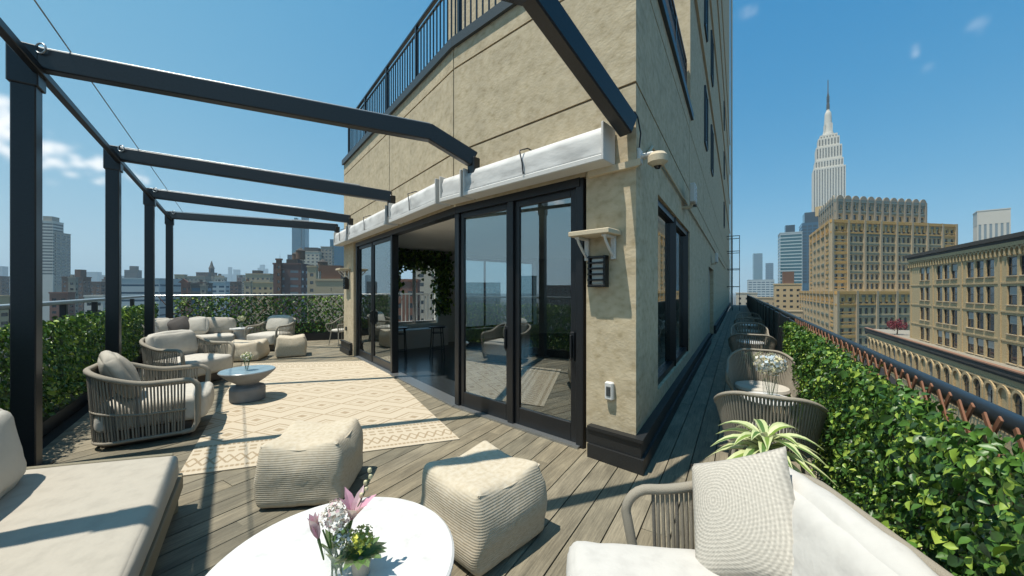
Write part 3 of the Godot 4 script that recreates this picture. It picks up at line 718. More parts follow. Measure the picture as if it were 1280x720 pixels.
# ---------------------------------------------------------------- terrace building
func off_line(p: Vector2, q: Vector2, o: float, inner: Vector2) -> Array:   # the line p-q moved by o towards inner
	var m := Vector2(q.y - p.y, p.x - q.x).normalized()
	if m.dot(inner - p) < 0: m = -m
	return [p + m * o, q + m * o]


func cross_at(l: Array, m: Array) -> Vector2:
	var r = Geometry2D.line_intersects_line(l[0], l[1] - l[0], m[0], m[1] - m[0])
	return r


const INNER := Vector2(1.5, 8.0)
const RWALL := Vector2(23.683, 40.0)
const GEND := Vector2(1.1, 14.0)


func shell(o: float) -> Array:      # corner points of the outline moved inwards by o: right wall far end, corner, bend, wall end, back corner
	var r := off_line(RWALL, CORNER, o, INNER)
	var a := off_line(CORNER, BEND, o, INNER)
	var b := off_line(BEND, WEND, o, INNER)
	var e := off_line(WEND, GEND, o, INNER)
	return [r[0], cross_at(r, a), cross_at(a, b), cross_at(b, e), e[1]]


# wall slab between two fractions of a stretch of the outline: seg 0 right wall, 1 corner to bend, 2 bend to end, 3 end wall
func slab(mb: Mb, seg: int, t0: float, t1: float, y0: float, y1: float, o0: float, o1: float) -> void:
	var s0 := shell(o0)
	var s1 := shell(o1)
	var a: Vector2 = s0[seg]; var b: Vector2 = s0[seg + 1]; var c: Vector2 = s1[seg]; var d: Vector2 = s1[seg + 1]
	var pts := [a.lerp(b, t0), a.lerp(b, t1)]
	# the inner edge is cut square to the wall except at its own corners
	var q1: Vector2 = d if t1 > 0.9999 else Geometry2D.get_closest_point_to_segment_uncapped(pts[1], c, d)
	var q0: Vector2 = c if t0 < 0.0001 else Geometry2D.get_closest_point_to_segment_uncapped(pts[0], c, d)
	pts.append(q1); pts.append(q0)
	mb.prism(pts, y0, y1)


func rt(d: float) -> float:         # fraction along the right wall (from its far end) at plan depth d
	return (40.0 - d) / 36.7


func make_building() -> void:
	var b := thing("terrace_building", "cream stucco building with glazed doors and black plinth beside the deck", "building")
	var th := 0.24
	# core behind the stucco panels
	var core := Mb.new()
	for s in [1, 2]:
		slab(core, s, 0, 1, 2.80, 4.90, 0.014, th)
	slab(core, 0, 0, 1, 2.75, 4.90, 0.014, th)
	part("wall_core", core, M.groove, b)
	var pan := func(seg: int, t0: float, t1: float, y0: float, y1: float) -> void:
		var mb := Mb.new()
		slab(mb, seg, t0, t1, y0, y1, 0.0, 0.10)
		part("stucco_panel", mb, M.stucco, b)
	var g := 0.013
	# above the doors, corner to bend and bend to end
	for sp in [[1, 0.0, 1.0 - 0.004], [2, 0.002, 0.42], [2, 0.4245, 1.0]]:
		pan.call(sp[0], sp[1], sp[2], 2.80, 3.47 - g)
		pan.call(sp[0], sp[1], sp[2], 3.47 + g, 4.62 - g)
		pan.call(sp[0], sp[1], sp[2], 4.62 + g, 4.90)
	# right wall: upper panels
	var cuts := [40.0, 29.0, 20.5, 14.3, 9.6, 6.9, 3.3]
	for i in 6:
		var t0 := rt(cuts[i]) + (0.0 if i == 0 else 0.0004)
		var t1 := rt(cuts[i + 1]) - (0.0 if i == 5 else 0.0004)
		pan.call(0, t0, t1, 2.80, 3.47 - g)
		pan.call(0, t0, t1, 3.47 + g, 4.62 - g)
		pan.call(0, t0, t1, 4.62 + g, 4.90)
	# lower walls
	var low := Mb.new()
	slab(low, 1, 0.0, 0.197, 0.0, 2.80, 0.0, th)
	part("pilaster", low, M.stucco, b)
	low = Mb.new()
	slab(low, 2, 0.845, 1.0, 0.0, 2.80, 0.0, th)
	part("pilaster", low, M.stucco, b)
	low = Mb.new()
	slab(low, 1, 0.0, 0.197, 2.70, 2.76, -0.05, 0.0)
	part("ledge", low, M.trim_cream, b)
	low = Mb.new()
	slab(low, 0, rt(4.2), 1.0, 0.0, 2.80, 0.0, th)
	slab(low, 0, rt(6.95), rt(4.2), 0.0, 0.46, 0.0, th)
	slab(low, 0, rt(6.95), rt(4.2), 2.70, 2.80, 0.0, th)
	slab(low, 0, rt(11.4), rt(6.95), 0.0, 2.80, 0.0, th)
	slab(low, 0, rt(13.6), rt(11.4), 2.35, 2.80, 0.0, th)
	slab(low, 0, 0.0, rt(13.6), 0.0, 2.80, 0.0, th)
	part("side_wall", low, M.stucco, b)
	# end wall of the room, with its window opening
	low = Mb.new()
	for sp in [[0.0, 0.155, 0.0, 2.95], [0.155, 0.37, 0.0, 0.62], [0.155, 0.37, 2.55, 2.95], [0.37, 0.47, 0.0, 2.95], [0.47, 0.94, 0.0, 0.35], [0.47, 0.94, 2.65, 2.95], [0.94, 1.0, 0.0, 2.95]]:
		slab(low, 3, sp[0], sp[1], sp[2], sp[3], 0.0, th)
	slab(low, 3, 0.0, 1.0, 2.95, 4.90, 0.0, th)
	part("end_wall", low, M.plaster, b)
	# header over the doors
	low = Mb.new()
	slab(low, 1, 0.197, 1.0, 2.745, 2.80, 0.02, th)
	slab(low, 2, 0.0, 0.845, 2.745, 2.80, 0.02, th)
	part("door_header", low, M.stucco, b)
	# black stepped plinth
	for sp in [[1, 0.0, 0.205], [2, 0.848, 1.0]]:
		low = Mb.new()
		slab(low, sp[0], sp[1], sp[2], 0.002, 0.13, -0.085, 0.0)
		slab(low, sp[0], sp[1], sp[2], 0.13, 0.27, -0.06, 0.0)
		slab(low, sp[0], sp[1], sp[2], 0.27, 0.30, -0.078, 0.0)
		part("plinth", low, M.plinth, b)
	low = Mb.new()
	for sp in [[0.0, rt(13.7)], [rt(11.3), 1.0]]:
		slab(low, 0, sp[0], sp[1], 0.002, 0.13, -0.085, 0.0)
		slab(low, 0, sp[0], sp[1], 0.13, 0.27, -0.06, 0.0)
		slab(low, 0, sp[0], sp[1], 0.27, 0.30, -0.078, 0.0)
	part("plinth", low, M.plinth, b)
	# parapet cap and balcony floor
	low = Mb.new()
	slab(low, 1, 0, 1, 4.90, 5.03, -0.045, 0.30)
	slab(low, 2, 0, 1, 4.90, 5.03, -0.045, 0.30)
	slab(low, 0, rt(7.2), 1, 4.90, 5.03, -0.045, 0.30)
	part("parapet_cap", low, M.cap_metal, b)
	low = Mb.new()
	low.prism([shell(0.1)[1], shell(0.1)[2], shell(0.1)[3], GEND, Vector2(7.5, 14)], 3.6, 4.1)
	part("roof_terrace", low, M.roof_pale, b)
	# tower storeys above, set back from the terrace
	var tw := thing("tower_block", "tall cream stucco tower rising behind the railed balcony", "building")
	low = Mb.new()
	var r7 := CORNER.lerp(RWALL, (7.2 - 3.3) / 36.7)
	var inw := Vector2(-WALK.y, WALK.x)
	var face := (BEND - CORNER).normalized()
	low.prism([r7 + inw * 0.02, r7 + face * 7.6, r7 + face * 7.6 + WALK * 20.0, RWALL + inw * 6.0, RWALL + inw * 0.02], 4.9, 34.0)
	low.prism([GEND + Vector2(0.1, 0.1), GEND + Vector2(2, 9), RWALL + inw * 6.0, RWALL + inw * 0.3, Vector2(7.6, 14.2)], -45.0, 4.85)
	part("wall", low, M.stucco, tw)
	var tl := (RWALL - r7).length()
	for row in 3:
		for a in [[3.4, 0.8], [6.2, 0.8], [19.0, 0.9]]:
			var u0: float = a[0]
			var p0 := r7 + WALK * u0
			var p1: Vector2 = p0 + WALK * a[1]
			var hy := 5.7 + row * 3.2
			if p1.distance_to(r7) > tl: continue
			var wm := Mb.new()
			var outw := -inw
			wm.bar(P(p0 - outw * 0.02, hy), P(p1 - outw * 0.02, hy), 0.09, 0.07)
			wm.bar(P(p0 - outw * 0.02, hy + 1.5), P(p1 - outw * 0.02, hy + 1.5), 0.09, 0.07)
			wm.bar(P(p0 - outw * 0.02, hy), P(p0 - outw * 0.02, hy + 1.5), 0.07, 0.09)
			wm.bar(P(p1 - outw * 0.02, hy), P(p1 - outw * 0.02, hy + 1.5), 0.07, 0.09)
			var wi := part("window", wm, M.black_metal, tw)
			wm = Mb.new()
			wm.prism([p0 + outw * 0.008 - inw * 0.0, p1 + outw * 0.008, p1 - outw * 0.06, p0 - outw * 0.06], hy, hy + 1.5)
			part("pane", wm, M.far_glass, wi)
	# long shadow joints on the tower's flank: recessed bands between courses
	for hy in [7.8, 11.0, 14.2, 17.4]:
		var jm := Mb.new()
		jm.bar(P(r7 + WALK * 0.02 - inw * 0.012, hy), P(RWALL - inw * 0.012, hy), 0.05, 0.05)
		part("string_course", jm, M.trim_cream, tw)
	# balcony railing: follows the parapet
	railing("balcony_railing", "dark metal balusters railing on the curved parapet above the glazed doors", [P(shell(0.10)[1], 5.03), P(shell(0.10)[2], 5.03), P(shell(0.10)[3], 5.03)], 1.05, 0.115, 1.35)
	var q0: Vector2 = shell(0.10)[1]
	railing("balcony_railing", "dark metal balcony railing high on the shaded side wall", [P(q0 + WALK * 0.12, 5.03), P(q0 + WALK * 4.4, 5.03)], 1.05, 0.115, 1.4)
	# glazed doors, each leaf a thing
	door_wall()
	# side window
	var wn := thing("side_window", "tall black framed window in the shaded side wall", "window", Vector3.ZERO)
	var fr := Mb.new()
	var wp := func(d: float, o: float, h: float) -> Vector3:
		return P(CORNER + WALK * (d - 3.3) / WALK.y + inw * o, h)
	for d in [4.26, 5.55, 6.89]:
		fr.bar(wp.call(d, 0.09, 0.46), wp.call(d, 0.09, 2.70), 0.12, 0.10)
	for h in [0.50, 2.66]:
		fr.bar(wp.call(4.2, 0.09, h), wp.call(6.95, 0.09, h), 0.105, 0.08)
	part("frame", fr, M.black_metal, wn)
	for e in [[4.31, 5.49], [5.61, 6.84]]:
		fr = Mb.new()
		fr.bar(wp.call(e[0], 0.10, 1.58), wp.call(e[1], 0.10, 1.58), 0.012, 2.08)
		part("pane", fr, M.door_glass, wn)
	# door in the side wall
	var dr := thing("side_door", "dark flush door deep in the shaded side wall", "door")
	fr = Mb.new()
	fr.prism([CORNER + WALK * (11.4 - 3.3) / WALK.y + inw * 0.14, CORNER + WALK * (13.6 - 3.3) / WALK.y + inw * 0.14, CORNER + WALK * (13.6 - 3.3) / WALK.y + inw * 0.2, CORNER + WALK * (11.4 - 3.3) / WALK.y + inw * 0.2], 0.01, 2.35)
	part("leaf", fr, M.slate_metal, dr)
	fr = Mb.new()
	fr.tube([wp.call(12.0, 0.14, 1.05), wp.call(12.0, 0.08, 1.05), wp.call(12.25, 0.08, 1.05)], 0.018, 6)
	part("handle", fr, M.steel, dr)


func railing(called: String, label: String, line: Array, h: float, pitch: float, posts: float) -> void:
	var r := thing(called, label, "railing")
	var m := Mb.new()
	for i in line.size() - 1:
		m.bar(line[i] + Vector3.UP * h, line[i + 1] + Vector3.UP * h, 0.055, 0.045, 0.006)
	part("top_rail", m, M.slate_metal, r)
	m = Mb.new()
	for i in line.size() - 1:
		m.bar(line[i] + Vector3.UP * 0.10, line[i + 1] + Vector3.UP * 0.10, 0.035, 0.03)
		m.bar(line[i] + Vector3.UP * (h - 0.12), line[i + 1] + Vector3.UP * (h - 0.12), 0.03, 0.025)
	part("lower_rail", m, M.slate_metal, r)
	m = Mb.new()
	m.bar(Vector3(0, 0.10, 0), Vector3(0, h - 0.12, 0), 0.018, 0.018)
	var bal := m.mesh()
	m = Mb.new()
	m.bar(Vector3.ZERO, Vector3(0, h - 0.02, 0), 0.05, 0.05)
	var post := m.mesh()
	for i in line.size() - 1:
		var a: Vector3 = line[i]
		var b: Vector3 = line[i + 1]
		var ln := a.distance_to(b)
		var cnt := int(ln / pitch)
		var turn := Basis(Vector3.UP, atan2(b.x - a.x, b.z - a.z))
		for k in range(1, cnt):
			part("baluster", bal, M.slate_metal, r, Transform3D(turn, a.lerp(b, float(k) / cnt)))
		var pc := maxi(1, int(round(ln / posts)))
		for k in pc + (1 if i == line.size() - 2 else 0):
			part("post", post, M.slate_metal, r, Transform3D(turn, a.lerp(b, float(k) / pc)))


# a stretch of glazed wall in its own axes: p along the wall, q into the building
func leaf(called: String, label: String, a: Vector2, b: Vector2, stile: float, rail_low: float, handle: int, group := "") -> void:
	var t := thing(called, label, "door", P(a, 0), atan2(b.x - a.x, -(b.y - a.y)) - PI * 0.5, group)
	var w := a.distance_to(b)
	var H := 2.74
	var fr := Mb.new()
	fr.cbox(Vector3(stile * 0.5, H * 0.5, 0), Vector3(stile, H - 0.04, 0.055), 0.005)
	fr.cbox(Vector3(w - stile * 0.5, H * 0.5, 0), Vector3(stile, H - 0.04, 0.055), 0.005)
	fr.cbox(Vector3(w * 0.5, H - 0.10, 0), Vector3(w - 2 * stile, 0.12, 0.053), 0.005)
	fr.cbox(Vector3(w * 0.5, 0.02 + rail_low * 0.5, 0), Vector3(w - 2 * stile, rail_low, 0.053), 0.005)
	part("frame", fr, M.black_metal, t)
	fr = Mb.new()
	fr.box(Vector3(w * 0.5, (rail_low + H - 0.14) * 0.5, 0), Vector3(w - 2 * stile, H - 0.18 - rail_low, 0.012))
	part("pane", fr, M.door_glass, t)
	if handle != 0:
		fr = Mb.new()
		var hx := stile * 0.5 if handle < 0 else w - stile * 0.5
		fr.cbox(Vector3(hx, 1.02, 0.045), Vector3(0.05, 0.30, 0.03), 0.005)
		fr.cbox(Vector3(hx, 1.02, 0.075), Vector3(0.022, 0.24, 0.03), 0.005)
		part("handle", fr, M.black_metal, t)


func door_wall() -> void:
	var s := shell(0.10)
	var A: Vector2 = s[1]; var B: Vector2 = s[2]; var E: Vector2 = s[3]
	# fixed outer frame and sill
	var f := thing("door_frame", "black aluminium frame and sill track of the glazed door wall", "door frame")
	var m := Mb.new()
	for e in [[A, B, 0.200], [A, B, 0.59], [B, E, 0.43], [B, E, 0.84]]:
		var p: Vector2 = e[0].lerp(e[1], e[2])
		m.cbox(P(p, 1.37), Vector3(0.09, 2.74, 0.13), 0.006, Basis(Vector3.UP, atan2(e[1].x - e[0].x, -(e[1].y - e[0].y)) - PI * 0.5))
	m.cbox(P(B, 1.37), Vector3(0.10, 2.74, 0.10), 0.006, Basis(Vector3.UP, -0.85))
	part("mullions", m, M.black_metal, f)
	m = Mb.new()
	m.bar(P(A.lerp(B, 0.197), 2.70), P(B, 2.70), 0.15, 0.09)
	m.bar(P(B, 2.70), P(B.lerp(E, 0.845), 2.70), 0.15, 0.09)
	part("head", m, M.black_metal, f)
	m = Mb.new()
	m.bar(P(A.lerp(B, 0.197), 0.012), P(B, 0.012), 0.22, 0.022)
	m.bar(P(B, 0.012), P(B.lerp(E, 0.845), 0.012), 0.22, 0.022)
	part("sill", m, M.steel, f)
	leaf("glass_door", "wide black framed glass door next to the corner pilaster", A.lerp(B, 0.575), A.lerp(B, 0.222), 0.075, 0.20, 1)
	leaf("glass_door", "glass door with a dark pull handle left of the wide stile", A.lerp(B, 0.975), A.lerp(B, 0.605), 0.06, 0.20, 1)
	leaf("glass_door", "narrow glass door just left of the open doorway", B.lerp(E, 0.645), B.lerp(E, 0.445), 0.055, 0.16, -1)
	leaf("glass_door", "farthest narrow glass door beside the end pilaster", B.lerp(E, 0.832), B.lerp(E, 0.655), 0.055, 0.16, 0)


# ---------------------------------------------------------------- pergola and awning
func make_pergola() -> void:
	var t := thing("pergola", "dark slate metal pergola frame spanning the deck", "pergola")
	var p0 := Vector2(-4.3, 3.26)
	var st := Vector2(-1.70, 2.28)
	var turn := Basis(Vector3.UP, atan2(st.x, -st.y))
	var spots := [p0 - st * 0.8, p0, p0 + st, p0 + st * 2.0, p0 + st * 3.0]
	var ends := [[Vector2(1.03, 3.27), 3.06], [Vector2(-0.47, 4.52), 3.20], [Vector2(-2.12, 6.47), 3.24], [Vector2(-3.78, 8.60), 3.26], [Vector2(-4.62, 9.72), 3.26]]
	for i in 5:
		var m := Mb.new()
		m.cbox(P(spots[i], 1.875), Vector3(0.145, 3.75, 0.145), 0.008, turn)
		var po := part("post", m, M.slate_metal, t)
		m = Mb.new()
		m.cbox(P(spots[i], 3.58), Vector3(0.18, 0.36, 0.18), 0.008, turn)
		part("bracket", m, M.slate_metal, po)
		m = Mb.new()
		for hb in [3.47, 3.56, 3.66]:
			m.tube([P(spots[i], hb) + turn * Vector3(0.085, 0, 0.04), P(spots[i], hb) + turn * Vector3(0.105, 0, 0.04)], 0.012, 6)
			m.tube([P(spots[i], hb) + turn * Vector3(0.04, 0, 0.085), P(spots[i], hb) + turn * Vector3(0.04, 0, 0.105)], 0.012, 6)
		part("bolts", m, M.black_metal, po)
		m = Mb.new()
		m.cbox(P(spots[i], 0.012), Vector3(0.26, 0.02, 0.26), 0.004, turn)
		part("base_plate", m, M.slate_metal, po)
		# beam: rises gently to the posts and dips to the wall
		var e: Vector2 = ends[i][0]
		var hk: float = ends[i][1]
		var a := P(spots[i], 3.66)
		var k := P(spots[i].lerp(e, 0.87), hk + (0.26 if i == 1 else 0.06))
		var z := P(e, hk)
		m = Mb.new()
		if i == 0:
			k = V(0.12, 3.70, 2.55)
			m.bar(a, k + (k - a).normalized() * 0.05, 0.13, 0.20, 0.012)
			m.bar(k - (z - k).normalized() * 0.04, z + (z - k).normalized() * 0.02, 0.129, 0.198, 0.012)
		else:
			var j := (a - k).normalized()
			var f2 := (z - k).normalized()
			m.bar(a, k + j * -0.03, 0.11, 0.19, 0.010)
			m.bar(k - f2 * 0.02, z, 0.109, 0.188, 0.010)
		var be := part("beam", m, M.slate_metal, t)
		m = Mb.new()
		m.tube([a + Vector3(0, 0.115, 0), k + Vector3(0, 0.115, 0)], 0.007, 6)
		part("cable", m, M.steel, be)
		m = Mb.new()
		var ring := []
		for q in 13:
			ring.append(a.lerp(k, 0.045) + Vector3(0.045 * cos(TAU * q / 12.0), 0.08 + 0.045 * sin(TAU * q / 12.0), 0.07))
		m.tube(ring, 0.008, 6, false)
		part("eye_bolt", m, M.steel, be)
		if i > 0:
			m = Mb.new()
			m.cbox(z + Vector3(0, -0.16, 0), Vector3(0.13, 0.36, 0.10), 0.008, Basis(Vector3.UP, -0.8))
			part("wall_bracket", m, M.black_metal, be)
	var m2 := Mb.new()
	var inn := Vector2(0.06, 0.09)
	m2.bar(P(p0 - st * 0.95 + inn, 3.55), P(spots[4] + inn * 0.3, 3.55), 0.06, 0.07, 0.006)
	part("edge_rail", m2, M.black_metal, t)
	m2 = Mb.new()
	m2.tube([P(p0 - st * 0.95 + inn * 2.6, 3.80), P(spots[4] + inn * 2.6, 3.80)], 0.006, 5)
	part("edge_cable", m2, M.steel, t)
	# retracted awnings along the wall
	var s := shell(-0.02)
	var A: Vector2 = s[1]; var B: Vector2 = s[2]; var E: Vector2 = s[3]
	var runs := [[A, B, 0.085, 0.812, "longest retracted white awning next to the wall corner"], [A, B, 0.832, 0.995, "short retracted white awning at the bend of the wall"], [B, E, 0.01, 0.31, "retracted white awning between the second and third pergola beams"], [B, E, 0.34, 0.76, "retracted white awning above the narrow glass doors"], [B, E, 0.79, 1.0, "retracted white awning at the far end of the wall"]]
	for r in runs:
		var a: Vector2 = r[0].lerp(r[1], r[3])
		var b: Vector2 = r[0].lerp(r[1], r[2])
		var aw := thing("awning", r[4], "awning", P(a, 0), atan2(b.x - a.x, -(b.y - a.y)) - PI * 0.5, "retracted awnings along the door wall")
		var w := a.distance_to(b)
		# folded cloth: a rippled front
		var cl := Mb.new()
		var n := int(w * 14)
		var prof := [Vector2(0.03, 3.09), Vector2(0.17, 3.07), Vector2(0.205, 2.99), Vector2(0.19, 2.91), Vector2(0.21, 2.84), Vector2(0.20, 2.815)]
		nz.seed = 5
		for i in n:
			for j in prof.size() - 1:
				var q := []
				for c in [[i, j], [i + 1, j], [i + 1, j + 1], [i, j + 1]]:
					var x = -w * c[0] / n
					var wob := 0.016 * nz.get_noise_2d(x * 3.0 + a.x * 7.0, c[1] * 1.3)
					q.append(Vector3(-x, prof[c[1]].y + wob * 0.6, prof[c[1]].x + wob))
				cl.tri(q[0], q[1], q[2], (q[1] - q[0]).cross(q[3] - q[0]).normalized() * -1.0)
				cl.tri(q[0], q[2], q[3], (q[1] - q[0]).cross(q[3] - q[0]).normalized() * -1.0)
		cl.smooth()
		part("cloth", cl, M.awning_cloth, aw)
		var tr := Mb.new()
		tr.cbox(Vector3(w * 0.5, 2.785, 0.12), Vector3(w, 0.055, 0.21), 0.008)
		part("front_bar", tr, M.white_paint, aw)
		for x in [0.006, w - 0.006]:
			tr = Mb.new()
			tr.cbox(Vector3(x, 2.93, 0.11), Vector3(0.022, 0.34, 0.23), 0.004)
			part("end_plate", tr, M.white_paint, aw)
		if w > 0.8:
			var cx := w * 0.5
			tr = Mb.new()
			tr.tube([Vector3(cx, 3.12, 0.02), Vector3(cx, 3.13, 0.12), Vector3(cx - 0.02, 3.08, 0.235), Vector3(cx + 0.01, 2.95, 0.228), Vector3(cx + 0.03, 2.82, 0.232)], 0.008, 5)
			part("tie_cord", tr, M.black_metal, aw)


# ---------------------------------------------------------------- rails, lattice and hedges
func leaf_mesh(fold: float, curl: float, wide: float) -> ArrayMesh:
	# one pointed leaf lying along +z, a little folded on its rib and curled: 8 faces
	var m := Mb.new()
	var w := [0.0, 0.36, 0.5, 0.32, 0.0]
	var prev := []
	for i in 5:
		var z := i / 4.0
		var y := -curl * z * z
		var x: float = w[i] * wide
		var row := [Vector3(-x, y + fold * x, z), Vector3(0, y, z), Vector3(x, y + fold * x, z)]
		if i:
			for k in 2:
				for q in [[prev[k], prev[k + 1], row[k + 1]], [prev[k], row[k + 1], row[k]]]:
					var g: Vector3 = (q[1] - q[0]).cross(q[2] - q[0])
					if g.length() > 1e-7:
						g = g.normalized()
						m.tri(q[0], q[1], q[2], g if g.y > 0 else -g)
		prev = row
	m.smooth()
	return m.mesh()


func leaf_tint() -> Color:
	var k := rng.randf()
	var c := Color(0.035, 0.098, 0.018).lerp(Color(0.085, 0.19, 0.028), rng.randf())
	if k > 0.76: c = Color(0.19, 0.31, 0.04).lerp(Color(0.32, 0.42, 0.07), rng.randf())
	if k < 0.14: c = Color(0.026, 0.065, 0.02)
	return c


# leaves on an upright panel a-b (plan), heights y0..y1, facing "out"; big leaves near the camera are parts of their own
func hedge(label: String, a: Vector2, b: Vector2, y0: float, y1: float, out: Vector2, per_m2: float, size: float, singles: int, lattice: bool, base_h: float) -> void:
	var t := thing("ivy_hedge", label, "hedge", P(a.lerp(b, 0.5), 0.0))
	var org := t.position
	var ln := a.distance_to(b)
	var along := (b - a) / ln
	var leaves := [leaf_mesh(0.5, 0.12, 0.60), leaf_mesh(0.35, 0.30, 0.55), leaf_mesh(0.7, 0.05, 0.66)]
	var all := []
	var n := int(ln * (y1 - y0) * per_m2)
	var nn := FastNoiseLite.new()
	nn.seed = 31
	nn.frequency = 1.0
	for i in n:
		var s := rng.randf() * ln
		var h := y0 + (y1 - y0) * rng.randf()
		var clump := nn.get_noise_2d(s * 5.0, h * 5.0)
		if lattice:     # climbers follow the crossing slats, gaps between them
			var u1 := absf(fposmod((s + h) * 5.4, 1.0) - 0.5)
			var u2 := absf(fposmod((s - h) * 5.4, 1.0) - 0.5)
			if maxf(u1, u2) < 0.38 and rng.randf() < 0.8: continue
		elif clump < -0.22 and rng.randf() < 0.6: continue
		h += 0.05 * nn.get_noise_1d(s * 3.0) * (1.0 if h > y1 - 0.15 else 0.0)
		var dep := rng.randf_range(-0.05, 0.10) + 0.05 * clump
		var pos := P(a + along * s + out * dep, h) - org
		var nrm := (P(out, 0) * 0.9 + Vector3(rng.randf_range(-0.9, 0.9), rng.randf_range(-0.25, 1.0), rng.randf_range(-0.9, 0.9))).normalized()
		var dn := (Vector3(rng.randf_range(-0.8, 0.8), -rng.randf_range(-0.1, 1.0), rng.randf_range(-0.8, 0.8)) + P(out, 0) * 0.35)
		dn = (dn - nrm * dn.dot(nrm)).normalized()
		var sz := size * (rng.randf_range(0.6, 1.25) if rng.randf() < 0.93 else rng.randf_range(1.3, 1.9))
		var bs := Basis(nrm.cross(dn) * sz, nrm * sz, dn * sz)
		all.append([Transform3D(bs, pos), (pos + org).distance_to(Vector3(0, 1.6, 0)) / sz * (0.8 if dep > 0.03 else 1.3), rng.randi() % 3, leaf_tint()])
	all.sort_custom(func(p, q): return p[1] < q[1])
	# single leaves: shared tints
	if singles > 0:
		var tones := []
		for k in 10:
			var mt: StandardMaterial3D = M.leaf.duplicate()
			mt.vertex_color_use_as_albedo = false
			var c := leaf_tint()
			mt.albedo_color = lin(c.r, c.g, c.b)
			tones.append(mt)
		for i in mini(singles, all.size()):
			part("leaf", leaves[all[i][2]], tones[i % 10], t, all[i][0])
	for k in 3:
		var w := []
		var c := []
		for i in range(singles, all.size()):
			if all[i][2] == k:
				w.append(all[i][0]); c.append(all[i][3])
		many("foliage", leaves[k], M.leaf, t, w, c)
	# mesh backing that carries the leaves, with woody stems
	var m := Mb.new()
	for i in int(ln * 7):
		var s := (i + rng.randf()) / 7.0
		var pts := []
		for k in 5:
			pts.append(P(a + along * clampf(s + rng.randf_range(-0.08, 0.08), 0, ln) + out * -0.03, lerpf(y0, y1 - 0.05, k / 4.0)) - org)
		m.tube(pts, 0.006, 4, false)
	part("stems", m, M.stem, t)
	if base_h > 0.0:
		m = Mb.new()
		m.prism([a + out * 0.13, b + out * 0.13, b - out * 0.13, a - out * 0.13], 0.004, base_h)
		for i in m.v.size(): m.v[i] -= org
		part("planter", m, M.black_metal, t)


func trellis(label: String, a: Vector2, b: Vector2, y0: float, y1: float, out: Vector2, pitch: float) -> void:
	var t := thing("wooden_trellis", label, "trellis", P(a, 0))
	var ln := a.distance_to(b)
	t.rotation.y = atan2(b.x - a.x, -(b.y - a.y)) - PI * 0.5
	var H := y1 - y0
	var m := Mb.new()
	m.cbox(Vector3(0, 0, 0), Vector3(0.022, H * 1.25, 0.007), 0.002)
	var slat := m.mesh()
	for layer in 2:
		var lean := 0.62 if layer else -0.62
		var x := 0.0
		while x < ln:
			part("slat", slat, M.lattice_wood, t, Transform3D(Basis(Vector3(0, 0, 1), lean), Vector3(x, y0 + H * 0.52, 0.009 * (1 if layer else -1))))
			x += pitch


